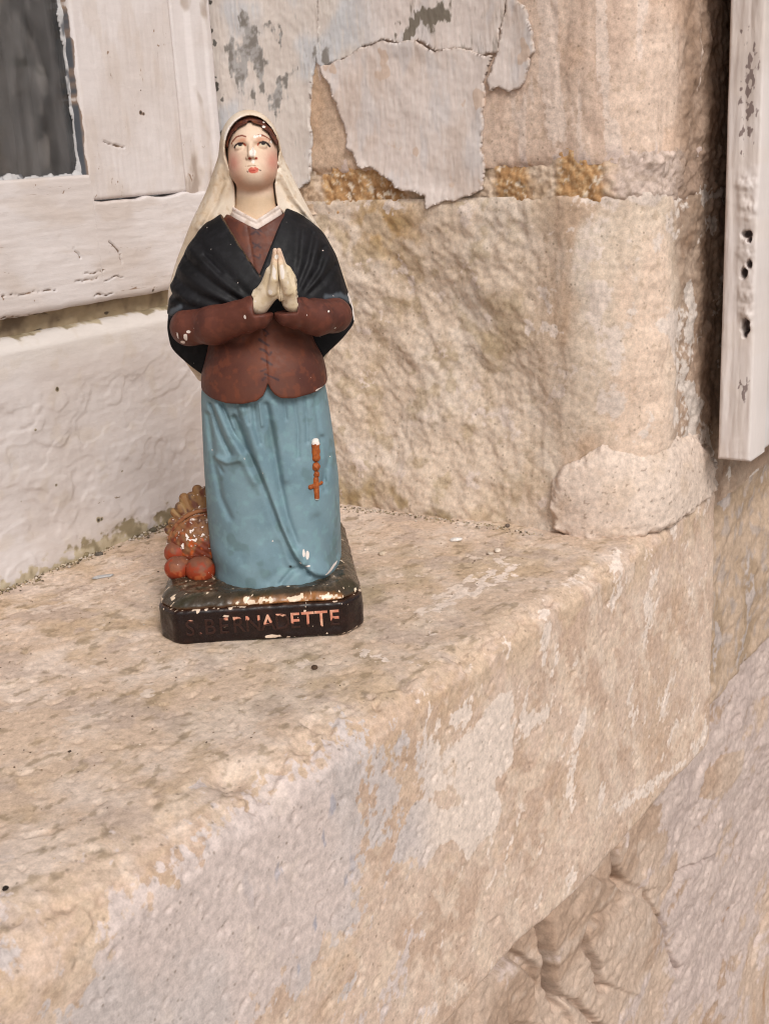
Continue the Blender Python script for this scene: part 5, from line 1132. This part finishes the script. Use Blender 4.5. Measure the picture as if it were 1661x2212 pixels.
def p_ground(V):
    a = fbm3(V, 0.09, 3, 661); b = fbm3(V, 0.4, 4, 663, 0.62); rel = np.clip((V[:, 2] - 18) / 7, 0, 1)
    C = mixc(fill(V, col(64, 54, 42)), col(54, 50, 36), ss(-0.1, 0.4, a)); C = mixc(C, col(112, 96, 78), ss(0.0, 0.5, b + 0.4 * a) * ss(23, 25, V[:, 2]) * 0.8)
    C = mixc(C, col(96, 62, 38), ss(20, 18.4, V[:, 2]) * 0.9)
    fr = ss(-40.5, -43.0, V[:, 1])
    band = ss(-22, -10, V[:, 0]) * ss(42, 36, V[:, 0]) * fr * ss(18.6, 19.6, V[:, 2]) * ss(24.4, 22.6, V[:, 2])
    C = mixc(C, mixc(fill(V, col(178, 122, 72)), col(110, 70, 44), ss(0, 0.4, b)), np.clip(band * (0.75 + 0.8 * b + 0.01 * V[:, 0]), 0, 1))
    M = band * (1.3 + 0.2 * a) + 1.7 * b - 1.25
    M = np.maximum(M, chips(V, 0.66, 665, 0.35) - 0.3 + 1.0 * ss(-44, -50, V[:, 0]) * ss(24, 20, V[:, 2]))
    return C, fill(V, col(232, 212, 186)), M
gl_ = [(2.0, 18.35), (1.4, 18.8), (1.2, 19.4), (1.5, 20.2), (2.2, 21.2), (3.2, 22.2), (4.4, 23.2), (6.0, 24.0), (7.5, 24.5)]
rings('ground_mound', gl_, p_ground, GLOSS, cap_fn=lambda q, z0: 24.6 + 0.5 * fbm3(q * np.array([1, 1, 0]), 0.1, 3, 667) + 12.0 * ss(-20, 85, q[:, 1]), seed=71, rough_=0.7)
# letters pressed into relief on the front of the plinth, pinkish where the varnish has rubbed off
def letter(ch, x, z, h, worn):
    cu_ = bpy.data.curves.new('letter', 'FONT'); cu_.body = ch; cu_.size = h * 1.42; cu_.extrude = 0.45; cu_.bevel_depth = 0.12; cu_.resolution_u = 3; cu_.align_x = 'CENTER'; cu_.space_character = 1
    tmp = bpy.data.objects.new('letter', cu_); COL.objects.link(tmp)
    bpy.context.view_layer.update(); src = bpy.data.meshes.new_from_object(tmp.evaluated_get(bpy.context.evaluated_depsgraph_get()))
    bpy.data.objects.remove(tmp); bpy.data.curves.remove(cu_)
    bm = bmesh.new(); bm.from_mesh(src); bmesh.ops.triangulate(bm, faces=bm.faces[:]); bmesh.ops.subdivide_edges(bm, edges=[e for e in bm.edges if e.calc_length() > 1.2], cuts=2, use_grid_fill=True)
    bmesh.ops.triangulate(bm, faces=bm.faces[:]); V = np.array([v.co[:] for v in bm.verts]); F = np.array([[v.index for v in f.verts] for f in bm.faces]); bm.free(); bpy.data.meshes.remove(src)
    V2 = np.stack([V[:, 0] * 0.92 + x, -45.0 - V[:, 2] * 0.9 - 0.05, V[:, 1] + z], 1)
    C = np.broadcast_to(col(50, 29, 24), V2.shape); b = fbm3(V2, 0.5, 3, 671)
    rel = (V2[:, 2] - z) / h
    M = np.where(worn >= 0, (rel - (1 - worn)) * 4 + 0.9 * b, -3.0)
    obj('letter', mesh_from('letter', V2 * 0.001, F, {'Col': C, 'Over': mixc(fill(V2, col(206, 136, 112)), col(224, 178, 150), ss(0, 0.5, b)), 'M': M}, False), GLOSS, stat)
word = [('S', -39.0, .05), ('.', -34.2, 0.9), ('B', -29.0, -1), ('E', -22.0, .14), ('R', -14.4, .12), ('N', -7.0, .28), ('A', 0.6, .62), ('D', 7.8, .05), ('E', 14.2, .75), ('T', 20.8, .85), ('T', 27.6, .95), ('E', 34.2, .7)]
for ch, x, wv in word: letter(ch, x, 5.0 + 0.012 * (x + 35), 8.4, wv)
